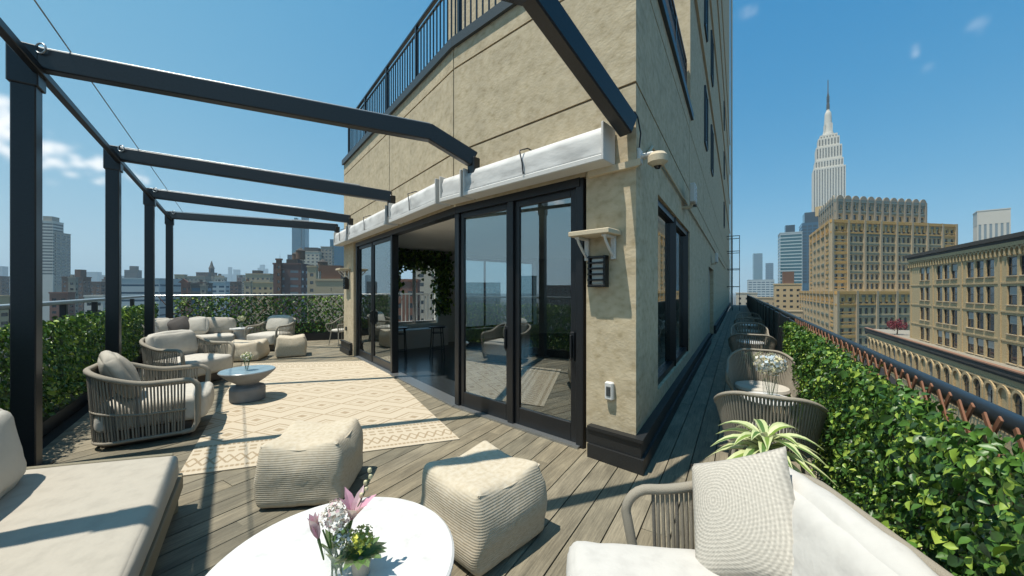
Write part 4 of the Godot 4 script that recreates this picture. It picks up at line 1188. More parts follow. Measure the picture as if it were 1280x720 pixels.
func make_rails_and_hedges() -> void:
	# right-hand hedge along the walkway
	var r0 := Vector2(1.37, 0.98)
	var ra := r0 - WALK * 2.2
	var rb := r0 + WALK * 5.05
	var out := Vector2(-WALK.y, WALK.x)
	hedge("dense glossy ivy hedge on a brown lattice along the walkway", ra, rb, 0.08, 1.15, out, 7600.0, 0.035, 300, false, 0.0)
	trellis("brown wooden lattice poking above the ivy along the walkway", ra - out * 0.075, rb - out * 0.075, 0.14, 1.15, out, 0.17)
	# dark pipe rail outside it, then solid dark parapet panels
	var rl := thing("walkway_railing", "dark parapet railing running far along the walkway", "railing")
	var m := Mb.new()
	var re := r0 + WALK * 44.5
	m.tube([P(ra - out * 0.17, 1.13), P(re - out * 0.17, 1.13)], 0.038, 10)
	part("top_rail", m, M.slate_metal, rl)
	var s := 5.15
	while s < 44.0:
		m = Mb.new()
		m.prism([r0 + WALK * s - out * 0.10, r0 + WALK * (s + 1.46) - out * 0.10, r0 + WALK * (s + 1.46) - out * 0.16, r0 + WALK * s - out * 0.16], 0.03, 1.10)
		part("panel", m, M.black_metal, rl)
		m = Mb.new()
		m.cbox(P(r0 + WALK * (s - 0.02) - out * 0.12, 0.56), Vector3(0.07, 1.12, 0.07), 0.006, Basis(Vector3.UP, 0.55))
		part("post", m, M.slate_metal, rl)
		s += 1.5
	m = Mb.new()
	m.prism([ra - out * 0.12, re - out * 0.12, re - out * 0.42, ra - out * 0.42], -1.2, 0.06)
	part("parapet", m, M.stone_buff, rl)
	# left hedge behind the pergola posts
	var st := Vector2(-1.70, 2.28)
	var la := Vector2(-4.3, 3.26) - st * 1.7 + Vector2(-0.26, -0.19)
	var lb := Vector2(-4.3, 3.26) + st * 3.0 + Vector2(-0.36, -0.10)
	var lo := Vector2(2.28, 1.70).normalized()
	hedge("dark ivy hedge behind the pergola posts beside the lounge chairs", la, lb, 0.16, 1.26, lo, 2000.0, 0.055, 120, false, 0.16)
	var fa := Vector2(-9.72, 10.62)
	var fb := Vector2(-4.1, 12.72)
	var fo := Vector2(fb.y - fa.y, fa.x - fb.x).normalized()
	hedge("ivy on diamond lattice closing the far end of the deck", fa, fb, 0.24, 1.44, fo, 1300.0, 0.070, 60, true, 0.24)
	trellis("dark lattice carrying the ivy at the far end of the deck", fa - fo * 0.06, fb - fo * 0.06, 0.26, 1.40, fo, 0.26)
	rl = thing("parapet_railing", "pale metal parapet rail behind the hedge on the skyline side", "railing")
	m = Mb.new()
	m.bar(P(la - lo * 0.24, 1.40), P(lb - lo * 0.24 + st * 0.1, 1.44), 0.14, 0.05, 0.008)
	m.bar(P(lb - lo * 0.24 + st * 0.1, 1.44), P(fb - fo * 0.30, 1.47), 0.13, 0.05, 0.008)
	part("top_rail", m, M.steel, rl)
	m = Mb.new()
	m.prism([la - lo * 0.17, lb - lo * 0.17, lb - lo * 0.30, la - lo * 0.30], -1.0, 0.55)
	m.prism([fa - fo * 0.24, fb - fo * 0.24, fb - fo * 0.38, fa - fo * 0.38], -1.0, 0.55)
	part("parapet", m, M.stone_dark, rl)
	for i in 9:
		m = Mb.new()
		var p := la.lerp(lb, (i + 0.35) / 9.0) - lo * 0.24
		m.cbox(P(p, 0.96), Vector3(0.07, 0.86, 0.07), 0.006, Basis(Vector3.UP, 0.6))
		part("post", m, M.slate_metal, rl)
	# white railing outside the room's far window
	rl = thing("white_railing", "white picket railing seen through the open doorway", "railing")
	m = Mb.new()
	var wa := Vector2(-4.0, 12.9)
	var wb := Vector2(-1.7, 13.75)
	m.bar(P(wa, 1.48), P(wb, 1.48), 0.09, 0.06)
	m.bar(P(wa, 0.25), P(wb, 0.25), 0.06, 0.06)
	part("rails", m, M.white_paint, rl)
	for i in 20:
		m = Mb.new()
		m.bar(P(wa.lerp(wb, i / 19.0), 0.0 if i % 19 == 0 else 0.25), P(wa.lerp(wb, i / 19.0), 1.47), 0.035, 0.035)
		part("picket", m, M.white_paint, rl)


# ---------------------------------------------------------------- city
# wall face with real openings. o: lower left corner seen from outside, u: unit direction to the right, openings xs x ys
func face(wall: Mb, win: Mb, o: Vector3, u: Vector3, w: float, h: float, xs: Array, ys: Array, rec: float) -> void:
	var n := u.cross(Vector3.UP)
	var up := Vector3.UP
	var y := 0.0
	var rows := ys.duplicate()
	rows.append([h, h])
	for r in rows:
		if r[0] > y + 1e-4:
			wall.quad(o + up * y, o + u * w + up * y, o + u * w + up * r[0], o + up * r[0], n)
		if r[1] > r[0]:
			var x := 0.0
			var cols := xs.duplicate()
			cols.append([w, w])
			for c in cols:
				if c[0] > x + 1e-4:
					wall.quad(o + u * x + up * r[0], o + u * c[0] + up * r[0], o + u * c[0] + up * r[1], o + u * x + up * r[1], n)
				x = c[1]
				if c[1] > c[0]:
					var a: Vector3 = o + u * c[0] + up * r[0]; var b: Vector3 = o + u * c[1] + up * r[0]
					var d: Vector3 = o + u * c[1] + up * r[1]; var e: Vector3 = o + u * c[0] + up * r[1]
					var k := n * -rec
					wall.quad(a, b, b + k, a + k, up)
					wall.quad(e, d, d + k, e + k, -up)
					wall.quad(a, e, e + k, a + k, u)
					wall.quad(b, d, d + k, b + k, -u)
					if win: win.quad(a + k, b + k, d + k, e + k, n)
		y = r[1]


func even(w: float, n: int, share: float) -> Array:
	var out := []
	for i in n:
		var c := w / n
		out.append([c * (i + 0.5 - share * 0.5), c * (i + 0.5 + share * 0.5)])
	return out


func floors(h: float, fh: float, lo: float, hi: float, from_top := 1.0) -> Array:
	var out := []
	var n := int((h - from_top) / fh)
	for i in n:
		var y := h - from_top - (n - i) * fh
		out.append([y + fh * lo, y + fh * hi])
	return out


# far building: front towards its own +z, base centre at its position; windows on front and both sides
func block(label: String, x: float, d: float, w: float, dep: float, base: float, top: float, turn: float, wall: String, glass: String, fh: float, cw: float, share: float, called := "city_building", cat := "building", lo := 0.25, hi := 0.75, group := "") -> Node3D:
	var t := thing(called, label, cat, V(x, base, d), turn, group)
	var h := top - base
	var wm := Mb.new()
	var gm := Mb.new()
	var ys := []
	for r in floors(h, fh, lo, hi, fh * 0.5):
		if r[0] > h - 75.0: ys.append(r)
	var nw := maxi(1, int(w / cw))
	var nd := maxi(1, int(dep / cw))
	face(wm, gm, Vector3(-w / 2, 0, dep / 2), Vector3.RIGHT, w, h, even(w, nw, share), ys, 0.25)
	face(wm, gm, Vector3(w / 2, 0, dep / 2), Vector3.FORWARD, dep, h, even(dep, nd, share), ys, 0.25)
	face(wm, gm, Vector3(-w / 2, 0, -dep / 2), Vector3.BACK, dep, h, even(dep, nd, share), ys, 0.25)
	wm.quad(Vector3(-w / 2, 0, -dep / 2), Vector3(w / 2, 0, -dep / 2), Vector3(w / 2, h, -dep / 2), Vector3(-w / 2, h, -dep / 2), Vector3.FORWARD)
	part("wall", wm, M[wall], t)
	if gm.v.size():
		part("windows", gm, M[glass], t).set_meta("kind", "stuff")
	# roof slab and parapet, proud of the wall
	var rm := Mb.new()
	rm.box(Vector3(0, h + 0.4, 0), Vector3(w + 0.5, 0.8, dep + 0.5))
	part("roof", rm, M[wall], t)
	return t


func top_box(t: Node3D, x: float, y: float, z: float, s: Vector3, m: String, called := "penthouse") -> void:
	var k := Mb.new()
	k.box(Vector3(x, y + s.y / 2, z), s)
	part(called, k, M[m], t)


func water_tank(label: String, x: float, h: float, d: float, r: float) -> void:
	var t := thing("water_tank", label, "water tank", V(x, h, d), 0.0, "rooftop water tanks")
	var m := Mb.new()
	m.lathe(Vector3.ZERO, [[r, 0.0], [r * 0.96, r * 2.0]], 14)
	part("barrel", m, M.tank_wood, t)
	m = Mb.new()
	m.lathe(Vector3.ZERO, [[r * 1.08, r * 2.0], [0.01, r * 2.75]], 14)
	part("roof", m, M.roof_dark, t)
	m = Mb.new()
	for k in 4:
		m.bar(Vector3(r * 0.7 * cos(k * PI / 2 + 0.6), -r * 1.6, r * 0.7 * sin(k * PI / 2 + 0.6)), Vector3(r * 0.7 * cos(k * PI / 2 + 0.6), 0, r * 0.7 * sin(k * PI / 2 + 0.6)), 0.25, 0.25)
	part("stand", m, M.stone_dark, t)


func make_city() -> void:
	var g := Mb.new()
	g.quad(V(-5000, -45, -3000), V(5000, -45, -3000), V(5000, -45, 6000), V(-5000, -45, 6000), Vector3.UP)
	struct_of("ground", g, M.asphalt)
	# own building under the deck
	g = Mb.new()
	g.prism([Vector2(-0.2, -2.6), Vector2(-11, 10.4), Vector2(-10.6, 11.6), Vector2(-1.0, 15.2), Vector2(8, 14), Vector2(8, 8)], -44.9, -0.42)
	g.prism([Vector2(-0.2, -2.6), Vector2(8, 14), Vector2(24.5, 41), Vector2(26.6, 41), Vector2(1.9, 0.4)], -44.9, -0.47)
	solid("lower_storeys", g, M.stone_buff, "buff masonry storeys carrying the roof deck", "building")
	for r in CITY:
		var t := block(r[0], r[1], r[2], r[3], r[4], -45.0, r[5], r[6], r[7], r[8], r[9], r[10], r[11], "city_building", "building", r[12], r[13], r[15])
		for e in r[14]:
			top_box(t, e[0], r[5] + 45.0 + e[1], e[2], Vector3(e[3], e[4], e[5]), e[6], e[7])
	empire()
	deco()
	arcade_building()
	extra_city()


func arch_ring(mb: Mb, o: Vector3, u: Vector3, r0: float, r1: float, dep: float, segs := 10) -> void:
	var n := u.cross(Vector3.UP)
	for k in segs:
		var a0 := PI * k / segs
		var a1 := PI * (k + 1) / segs
		var e0 := u * -cos(a0) + Vector3.UP * sin(a0)
		var e1 := u * -cos(a1) + Vector3.UP * sin(a1)
		var f := n * dep
		mb.quad(o + e0 * r0 + f, o + e1 * r0 + f, o + e1 * r1 + f, o + e0 * r1 + f, n)
		mb.quad(o + e0 * r0, o + e1 * r0, o + e1 * r0 + f, o + e0 * r0 + f, -(e0 + e1).normalized())
		mb.quad(o + e0 * r1, o + e1 * r1, o + e1 * r1 + f, o + e0 * r1 + f, (e0 + e1).normalized())


func strip(mb: Mb, o: Vector3, u: Vector3, x0: float, x1: float, y0: float, y1: float, dep: float) -> void:  # block standing proud of a face
	var n := u.cross(Vector3.UP)
	mb.box(o + u * (x0 + x1) * 0.5 + Vector3.UP * (y0 + y1) * 0.5 + n * (dep * 0.5 - 0.05), Vector3(x1 - x0, y1 - y0, dep + 0.1), Basis(u, Vector3.UP, n))


func empire() -> void:
	var t := thing("art_deco_skyscraper", "pale limestone skyscraper with a silver mast and antenna", "skyscraper", V(858.7, -45, 1000), -0.62)
	var tiers := [[66.0, 52.0, -45.0, 330.0, 12, 9], [58.0, 46.0, 330.0, 352.0, 10, 8], [53.0, 42.0, 352.0, 388.0, 9, 7], [44.0, 36.0, 388.0, 412.0, 7, 6], [36.0, 30.0, 412.0, 421.0, 6, 5]]
	for r in tiers:
		var wm := Mb.new()
		var gm := Mb.new()
		var w: float = r[0]; var dp: float = r[1]; var y0: float = r[2] + 45.0; var h: float = r[3] - r[2]
		var ys := [[h - minf(h * 0.85, 250.0), h - 4.0]]
		face(wm, gm, Vector3(-w / 2, y0, dp / 2), Vector3.RIGHT, w, h, even(w, r[4], 0.46), ys, 0.9)
		face(wm, gm, Vector3(w / 2, y0, dp / 2), Vector3.FORWARD, dp, h, even(dp, r[5], 0.46), ys, 0.9)
		face(wm, gm, Vector3(-w / 2, y0, -dp / 2), Vector3.BACK, dp, h, even(dp, r[5], 0.46), ys, 0.9)
		wm.quad(Vector3(-w / 2, y0 + h, -dp / 2), Vector3(w / 2, y0 + h, -dp / 2), Vector3(w / 2, y0 + h, dp / 2), Vector3(-w / 2, y0 + h, dp / 2), Vector3.UP)
		var tp := part("tier", wm, M.limestone, t)
		part("windows", gm, M.stone_dark, tp).set_meta("kind", "stuff")
		# spandrels across the window strips
		var sm := Mb.new()
		var y: float = y0 + ys[0][0] + 2.0
		while y < y0 + ys[0][1]:
			sm.box(Vector3(0, y, dp / 2 - 0.72), Vector3(w - 1.0, 1.5, 0.2))
			y += 3.8
		part("spandrels", sm, M.stone_grey, tp).set_meta("kind", "stuff")
	var m := Mb.new()
	m.lathe(Vector3(0, 466, 0), [[13.0, 0], [12.0, 6], [11.0, 8], [9.5, 18], [8.2, 34], [7.4, 56], [6.6, 62], [4.5, 66], [3.0, 72]], 16)
	for k in 4:
		m.box(Vector3(0, 466 + 14, 0) + Vector3(10.5 * cos(k * PI / 2 + PI / 4), 0, 10.5 * sin(k * PI / 2 + PI / 4)), Vector3(3.0, 34, 3.0))
	part("mast", m, M.stone_white, t)
	m = Mb.new()
	m.lathe(Vector3(0, 536, 0), [[3.4, 0], [3.0, 18], [2.2, 20], [2.0, 44], [1.2, 46], [0.9, 82]], 8)
	for y in [4, 9, 14, 24, 30, 36]:
		m.box(Vector3(0, 536 + y, 0), Vector3(7.0, 0.8, 7.0))
	part("antenna", m, M.stone_dark, t)


# storeys of the big setback building: front face right of the corner, side face left of it
func deco_tier(t: Node3D, c: Vector2, lf: float, ls: float, y0: float, y1: float, bays: int, sbays: int, crown: int) -> void:
	var org := t.position
	var u := Vector3(0.985, 0, -0.174)
	var us := Vector3(-0.5239, 0, 0.8518)
	var wm := Mb.new(); var gm := Mb.new(); var pm := Mb.new(); var om := Mb.new(); var sm := Mb.new()
	var h := y1 - y0
	for side in 2:
		var uu := us if side else u
		var ln := ls if side else lf
		var n: int = sbays if side else bays
		var o := P(c, y0) - org if side == 0 else P(c, y0) - org - us * ls
		var xs := []
		var bw := ln / n
		var hw := minf(0.8, bw * 0.11)
		if crown: hw = 0.8
		for i in n:
			var edge := (i == 0 or i == n - 1)
			for k in ([0.5] if crown else [0.30, 0.70] if edge else [0.2, 0.5, 0.8]):
				xs.append([bw * (i + k) - hw, bw * (i + k) + hw])
		var ys := floors(h, 3.9, 0.18, 0.76, 1.2)
		ys = ys.filter(func(r): return r[0] > h - 60.0)
		face(wm, gm, o, uu, ln, h, xs, ys, 0.35)
		for i in n + 1:
			var x := clampf(bw * i, 0.5, ln - 0.5)
			strip(pm, o, uu, x - 0.5, x + 0.5, maxf(0, h - 62.0), h + 0.6, 0.55)
		for r in ys:
			for i in n:
				var edge := i == 0 or i == n - 1
				strip(om if edge else sm, o, uu, bw * i + 0.55, bw * (i + 1) - 0.55, r[1] + 0.35, r[1] + 1.35 if edge else r[1] + 1.1, 0.16)
				if edge: strip(om, o, uu, bw * i + 0.55, bw * (i + 1) - 0.55, r[0] + 0.5, r[0] + 0.95, 0.10)
		# ornamented top storey
		strip(om, o, uu, -0.1, ln + 0.1, h - 4.9, h - 4.3, 0.30)
		strip(om, o, uu, -0.1, ln + 0.1, h - 0.7, h + 0.5, 0.45)
		for i in n * 3:
			strip(om, o, uu, bw / 3.0 * (i + 0.32), bw / 3.0 * (i + 0.68), h - 3.6, h - 0.75, 0.24)
		if crown:
			for i in n * 1:
				arch_ring(pm, o + uu * bw * (i + 0.5) + Vector3.UP * (h + 0.5), uu, bw * 0.0, bw * 0.42, 0.5, 8)
	# flat roof
	var a := P(c, y1) - org
	wm.quad(a, a + u * lf, a + u * lf - us * ls, a - us * ls, Vector3.UP)
	var tp := part("tier", wm, M.brick_tan, t)
	part("windows", gm, M.far_glass, tp).set_meta("kind", "stuff")
	part("piers", pm, M.stone_grey if crown else M.stone_buff, tp).set_meta("kind", "stuff")
	part("ornament", om, M.terracotta_blue if crown else M.brick_ochre, tp).set_meta("kind", "stuff")
	part("spandrels", sm, M.spandrel_green, tp).set_meta("kind", "stuff")


func deco() -> void:
	var c := Vector2(130, 150)
	var t := thing("setback_building", "huge tan brick setback building with ochre bands and scalloped crown", "building", P(c, -45))
	deco_tier(t, Vector2(123.2, 140), 76.0, 96.0, -45.0, 0.8, 8, 10, 0)
	deco_tier(t, c, 66.0, 50.5, 0.8, 30.0, 8, 5, 0)
	deco_tier(t, c + Vector2(11.0, 10.5), 50.0, 36.0, 30.0, 41.0, 12, 7, 1)
	var m := Mb.new()
	m.box(P(Vector2(178, 196), 44) - t.position, Vector3(26, 5, 14), Basis(Vector3.UP, 0.33))
	part("penthouse", m, M.brick_tan, t)
	m = Mb.new()
	m.box(P(Vector2(204, 190), 33) - t.position, Vector3(8, 6, 8), Basis(Vector3.UP, 0.33))
	part("bulkhead", m, M.stone_dark, t)


func sash(w: float, h: float) -> ArrayMesh:
	var m := Mb.new()
	m.box(Vector3(0.06, h / 2, 0), Vector3(0.12, h, 0.12))
	m.box(Vector3(w - 0.06, h / 2, 0), Vector3(0.12, h, 0.12))
	m.box(Vector3(w / 2, 0.06, 0), Vector3(w - 0.24, 0.12, 0.119))
	m.box(Vector3(w / 2, h - 0.06, 0), Vector3(w - 0.24, 0.12, 0.119))
	m.box(Vector3(w / 2, h * 0.5, 0.01), Vector3(w - 0.24, 0.10, 0.10))
	return m.mesh()


func arcade_building() -> void:
	var u := Vector3(-0.5239, 0, 0.8518)
	var n := u.cross(Vector3.UP)
	var bs := Basis(u, Vector3.UP, n)
	var o := V(34.0 + 0.615 * 73.0, -9.5, 73.0)
	var t := thing("tan_brick_building", "tan brick building with groups of sash windows across the avenue", "building", o)
	var wm := Mb.new()
	var xs := [[4.8, 6.6], [7.1, 8.9]]
	for g in [11.6, 21.3, 31.0, 40.8, 50.6]:
		for k in 3: xs.append([g + k * 2.5, g + k * 2.5 + 2.0])
	var ys := []
	for b in [-7.5, -3.85, -0.2, 3.45]: ys.append([b + 9.5, b + 9.5 + 2.35])
	face(wm, null, Vector3.ZERO, u, 62.0, 18.0, xs, ys, 0.30)
	var bk := -n * 22.0
	wm.quad(Vector3.ZERO, bk, bk + Vector3.UP * 18, Vector3.UP * 18, -u)
	wm.quad(Vector3.UP * 17.9, u * 62.0 + Vector3.UP * 17.9, u * 62.0 + bk + Vector3.UP * 17.9, bk + Vector3.UP * 17.9, Vector3.UP)
	wm.quad(u * 62.0, u * 62.0 + bk, u * 62.0 + bk + Vector3.UP * 18, u * 62.0 + Vector3.UP * 18, u)
	part("wall", wm, M.brick_gold, t)
	var fm := {}
	var i := 0
	for r in ys:
		for c in xs:
			var w: float = c[1] - c[0]
			var h: float = r[1] - r[0]
			if not fm.has(w):
				var pm := Mb.new()
				pm.quad(Vector3(0.1, 0.1, 0), Vector3(w - 0.1, 0.1, 0), Vector3(w - 0.1, h - 0.1, 0), Vector3(0.1, h - 0.1, 0), Vector3.BACK)
				var bm := Mb.new()
				bm.box(Vector3(w / 2, h * 0.75, 0.02), Vector3(w - 0.24, h * 0.42, 0.03))
				var sm := Mb.new()
				sm.cbox(Vector3(w / 2, -0.07, 0.20), Vector3(w + 0.1, 0.14, 0.32), 0.02)
				fm[w] = [sash(w, h), pm.mesh(), bm.mesh(), sm.mesh()]
			var wi := part("window", fm[w][0], M.black_metal, t, Transform3D(bs, u * c[0] + Vector3.UP * r[0] - n * 0.22))
			part("pane", fm[w][1], M.far_glass, wi)
			part("sill", fm[w][3], M.stone_buff, wi)
			if (i * 7 + int(c[0])) % 5 < 2: part("blind", fm[w][2], M.blind, wi)
			i += 1
	# brick bands, corbel table and cornice
	var cm := Mb.new()
	for r in ys:
		strip(cm, Vector3.ZERO, u, 0, 62, r[1] + 0.30, r[1] + 0.52, 0.07)
	for x in [0.6, 10.2, 20.0, 29.6, 39.3, 49.2]:
		strip(cm, Vector3.ZERO, u, x - 0.25, x + 0.25, 0.0, 15.6, 0.10)
	part("brick_bands", cm, M.brick_tan, t)
	cm = Mb.new()
	for k in 62:
		arch_ring(cm, u * (k + 0.5) + Vector3.UP * 16.15, u, 0.32, 0.5, 0.22, 6)
		strip(cm, Vector3.ZERO, u, k - 0.14, k + 0.14, 15.5, 16.15, 0.24)
	strip(cm, Vector3.ZERO, u, 0, 62, 16.62, 17.1, 0.28)
	part("corbel_table", cm, M.brick_gold, t).set_meta("kind", "stuff")
	cm = Mb.new()
	strip(cm, Vector3.ZERO, u, -0.4, 62, 17.1, 17.5, 0.3)
	strip(cm, Vector3.ZERO, u, -0.7, 62, 17.5, 18.05, 0.5)
	part("cornice", cm, M.roof_dark, t)
	cm = Mb.new()
	cm.box(u * 30 - n * 9 + Vector3.UP * 20, Vector3(9, 4, 5), bs)
	part("roof_house", cm, M.copper, t)
	# lower wing with an arcade of round-headed windows
	var lo := V(31.6 + 0.615 * 90.0, -45.0, 90.0)
	var l := thing("arcaded_wing", "lower tan wing with round arched windows and a dark cornice", "building", lo)
	wm = Mb.new()
	var H := 37.2
	var L := 92.0
	var lx := []
	for k in 33:
		lx.append([1.6 + k * 2.75, 3.2 + k * 2.75])
	var gm := Mb.new()
	face(wm, gm, Vector3.ZERO, u, L, H, lx, [[H - 19.5, H - 17.2], [H - 15.5, H - 13.2], [H - 11.5, H - 9.2]], 0.3)
	wm.quad(Vector3.UP * H, u * L + Vector3.UP * H, u * L - n * 9.5 + Vector3.UP * H, -n * 9.5 + Vector3.UP * H, Vector3.UP)
	wm.quad(Vector3.ZERO, -n * 9.5, -n * 9.5 + Vector3.UP * H, Vector3.UP * H, -u)
	part("wall", wm, M.brick_gold, l)
	part("lower_windows", gm, M.far_glass, l).set_meta("kind", "stuff")
	cm = Mb.new()
	cm.box(u * L * 0.5 - n * 9.0 + Vector3.UP * (H - 0.2), Vector3(L, 0.5, 17.0), bs)
	part("roof_terrace", cm, M.stone_grey, l)
	cm = Mb.new()
	strip(cm, Vector3.ZERO, u, -0.6, L, H - 0.55, H + 0.15, 0.42)
	strip(cm, Vector3.ZERO, u, -0.3, L, H - 0.9, H - 0.55, 0.22)
	part("cornice", cm, M.roof_dark, l)
	cm = Mb.new()
	strip(cm, Vector3.ZERO, u, -0.6, L, H + 0.15, H + 0.32, 0.5)
	part("cornice_tiles", cm, M.cornice_red, l)
	var pm2 := Mb.new()
	pm2.quad(Vector3(-0.85, 0, 0), Vector3(0.85, 0, 0), Vector3(0.85, 2.0, 0), Vector3(-0.85, 2.0, 0), Vector3.BACK)
	for k in 8:
		var a0 := PI * k / 8.0
		var a1 := PI * (k + 1) / 8.0
		pm2.tri(Vector3(0, 2.0, 0), Vector3(cos(a0) * 0.85, 2.0 + sin(a0) * 0.85, 0), Vector3(cos(a1) * 0.85, 2.0 + sin(a1) * 0.85, 0), Vector3.BACK)
	var pane := pm2.mesh()
	pm2 = Mb.new()
	arch_ring(pm2, Vector3(0, 2.0, 0), Vector3.RIGHT, 0.85, 1.2, 0.28, 10)
	pm2.box(Vector3(-1.02, 1.0, 0.13), Vector3(0.34, 2.0, 0.28)); pm2.box(Vector3(1.02, 1.0, 0.13), Vector3(0.34, 2.0, 0.28))
	pm2.box(Vector3(0, -0.12, 0.16), Vector3(2.5, 0.24, 0.42))
	var sur := pm2.mesh()
	pm2 = Mb.new()
	pm2.box(Vector3(0, 1.4, 0.05), Vector3(1.7, 0.10, 0.06)); pm2.box(Vector3(0, 1.0, 0.05), Vector3(0.08, 2.0, 0.055))
	var bar := pm2.mesh()
	for k in 33:
		var blank := k % 4 == 3
		var tr := Transform3D(bs, u * (2.4 + k * 2.75) + Vector3.UP * (H - 5.0) + n * 0.02)
		var wi := part("arch_window", sur, M.brick_tan, l, tr)
		part("pane", pane, M.brick_gold if blank else (M.far_glass if k % 3 else M.far_glass_pale), wi, Transform3D(Basis.IDENTITY, Vector3(0, 0, 0.02)))
		if not blank: part("sash_bar", bar, M.black_metal, wi)
	cm = Mb.new()
	for k in 115:
		arch_ring(cm, u * (0.8 * k + 0.4) + Vector3.UP * (H - 6.9), u, 0.26, 0.4, 0.2, 5)
		strip(cm, Vector3.ZERO, u, 0.8 * k - 0.1, 0.8 * k + 0.1, H - 7.5, H - 6.9, 0.22)
	strip(cm, Vector3.ZERO, u, 0, L, H - 6.5, H - 6.2, 0.25)
	strip(cm, Vector3.ZERO, u, 0, L, H - 1.9, H - 1.6, 0.2)
	part("corbel_table", cm, M.brick_tan, l).set_meta("kind", "stuff")
	# red-leaved tree on the roof terrace
	var tt := thing("red_leaved_tree", "small tree with dark red leaves on the roof terrace", "tree", V(81.4, -7.75, 77.8))
	cm = Mb.new()
	cm.tube([Vector3.ZERO, Vector3(0.1, 0.9, 0), Vector3(0, 1.7, 0.1)], [0.12, 0.09, 0.05], 6)
	for k in 5:
		var an := k * TAU / 5
		cm.tube([Vector3(0.05, 0.9 + 0.1 * k, 0), Vector3(cos(an) * 0.7, 1.8 + 0.1 * k, sin(an) * 0.7)], [0.05, 0.02], 5)
	part("trunk", cm, M.tank_wood, tt)
	var lm := leaf_mesh(0.3, 0.2, 0.7)
	var wh := []
	for k in 900:
		var d := Vector3(rng.randfn(), rng.randfn() * 0.62, rng.randfn()).limit_length(1.8) * Vector3(0.85, 0.75, 0.85)
		d += Vector3(0, 2.1, 0) + Vector3(nz.get_noise_3dv(d * 1.5), 0, 0)
		wh.append(Transform3D(Basis.from_euler(Vector3(rng.randf() * TAU, rng.randf() * TAU, rng.randf() * TAU)).scaled(Vector3.ONE * rng.randf_range(0.16, 0.3)), d))
	many("crown", lm, M.red_leaf, tt, wh)


func extra_city() -> void:
	# slim clock tower with a pointed roof
	var t := thing("clock_tower", "slim brown clock tower with a pointed lantern roof", "tower", V(-493.0, -45, 604), 0.6)
	var m := Mb.new()
	m.box(Vector3(0, 37, 0), Vector3(8.2, 74, 8.2))
	m.box(Vector3(0, 75, 0), Vector3(9.2, 1.6, 9.2))
	part("shaft", m, M.stone_dark, t)
	m = Mb.new()
	m.lathe(Vector3(0, 76, 0), [[3.6, 0], [3.6, 6], [4.2, 6.4], [2.4, 11], [0.4, 19]], 8)
	part("lantern", m, M.stone_dark, t)
	t = thing("spire_tower", "hazy tapering tower with a needle spire on the horizon", "skyscraper", V(-1576.0, -45, 2500), 0.5)
	m = Mb.new()
	m.lathe(Vector3.ZERO, [[17, 0], [14, 180], [10, 262]], 8)
	part("shaft", m, M.hazy_blue, t)
	m = Mb.new()
	m.lathe(Vector3(0, 262, 0), [[2.2, 0], [0.4, 48]], 6)
	part("needle", m, M.hazy_blue, t)
	water_tank("wooden water tank beside the plain tan party wall", -108.0, 12.5, 210.0, 2.6)
	water_tank("wooden water tank over the dark purple brick roof", -119.5, 19.2, 208.0, 2.4)
	water_tank("smaller wooden water tank left of the purple roof penthouse", -124.5, 18.5, 212.0, 2.0)
	# gabled roof of the small pink house
	var gb := thing("gabled_roof", "small pink gabled roof in the skyline right of the last post", "roof", V(-206.0, 6.4, 231.0), 0.6)
	m = Mb.new()
	m.tri(Vector3(-2.6, 0, 2), Vector3(2.6, 0, 2), Vector3(0, 2.6, 2), Vector3.BACK)
	m.quad(Vector3(-2.6, 0, 2), Vector3(0, 2.6, 2), Vector3(0, 2.6, -3), Vector3(-2.6, 0, -3), Vector3(-0.7, 0.7, 0))
	m.quad(Vector3(2.6, 0, 2), Vector3(0, 2.6, 2), Vector3(0, 2.6, -3), Vector3(2.6, 0, -3), Vector3(0.7, 0.7, 0))
	part("tiles", m, M.brick_red, gb)
	# fire-escape cage and downpipe at the far end of the side wall
	t = thing("fire_escape", "dark metal ladder cage at the far end of the side wall", "fire escape", V(17.9, 0, 29.9), facing(WALK.x, WALK.y))
	for h in [1.9, 3.3, 4.7, 5.9]:
		m = Mb.new()
		for e in [[-0.5, -0.9, 0.5, -0.9], [0.5, -0.9, 0.5, 0.9], [0.5, 0.9, -0.5, 0.9], [-0.5, 0.9, -0.5, -0.9]]:
			m.bar(Vector3(e[0], h, e[1]), Vector3(e[2], h, e[3]), 0.05, 0.05)
		part("hoop", m, M.slate_metal, t)
	for e in [[-0.5, -0.9], [0.5, -0.9], [0.5, 0.9], [-0.5, 0.9], [0.5, 0.0], [-0.5, 0.0], [0.0, -0.9], [0.0, 0.9]]:
		m = Mb.new()
		m.bar(Vector3(e[0], 0.0, e[1]), Vector3(e[0], 5.9, e[1]), 0.04, 0.04)
		part("upright", m, M.slate_metal, t)
	m = Mb.new()
	m.tube([V(20.05, 0.0, 33.6), V(20.05, 33.5, 33.6)], 0.09, 8)
	solid("downpipe", m, M.white_paint, "white downpipe running the full height at the end of the side wall", "pipe")


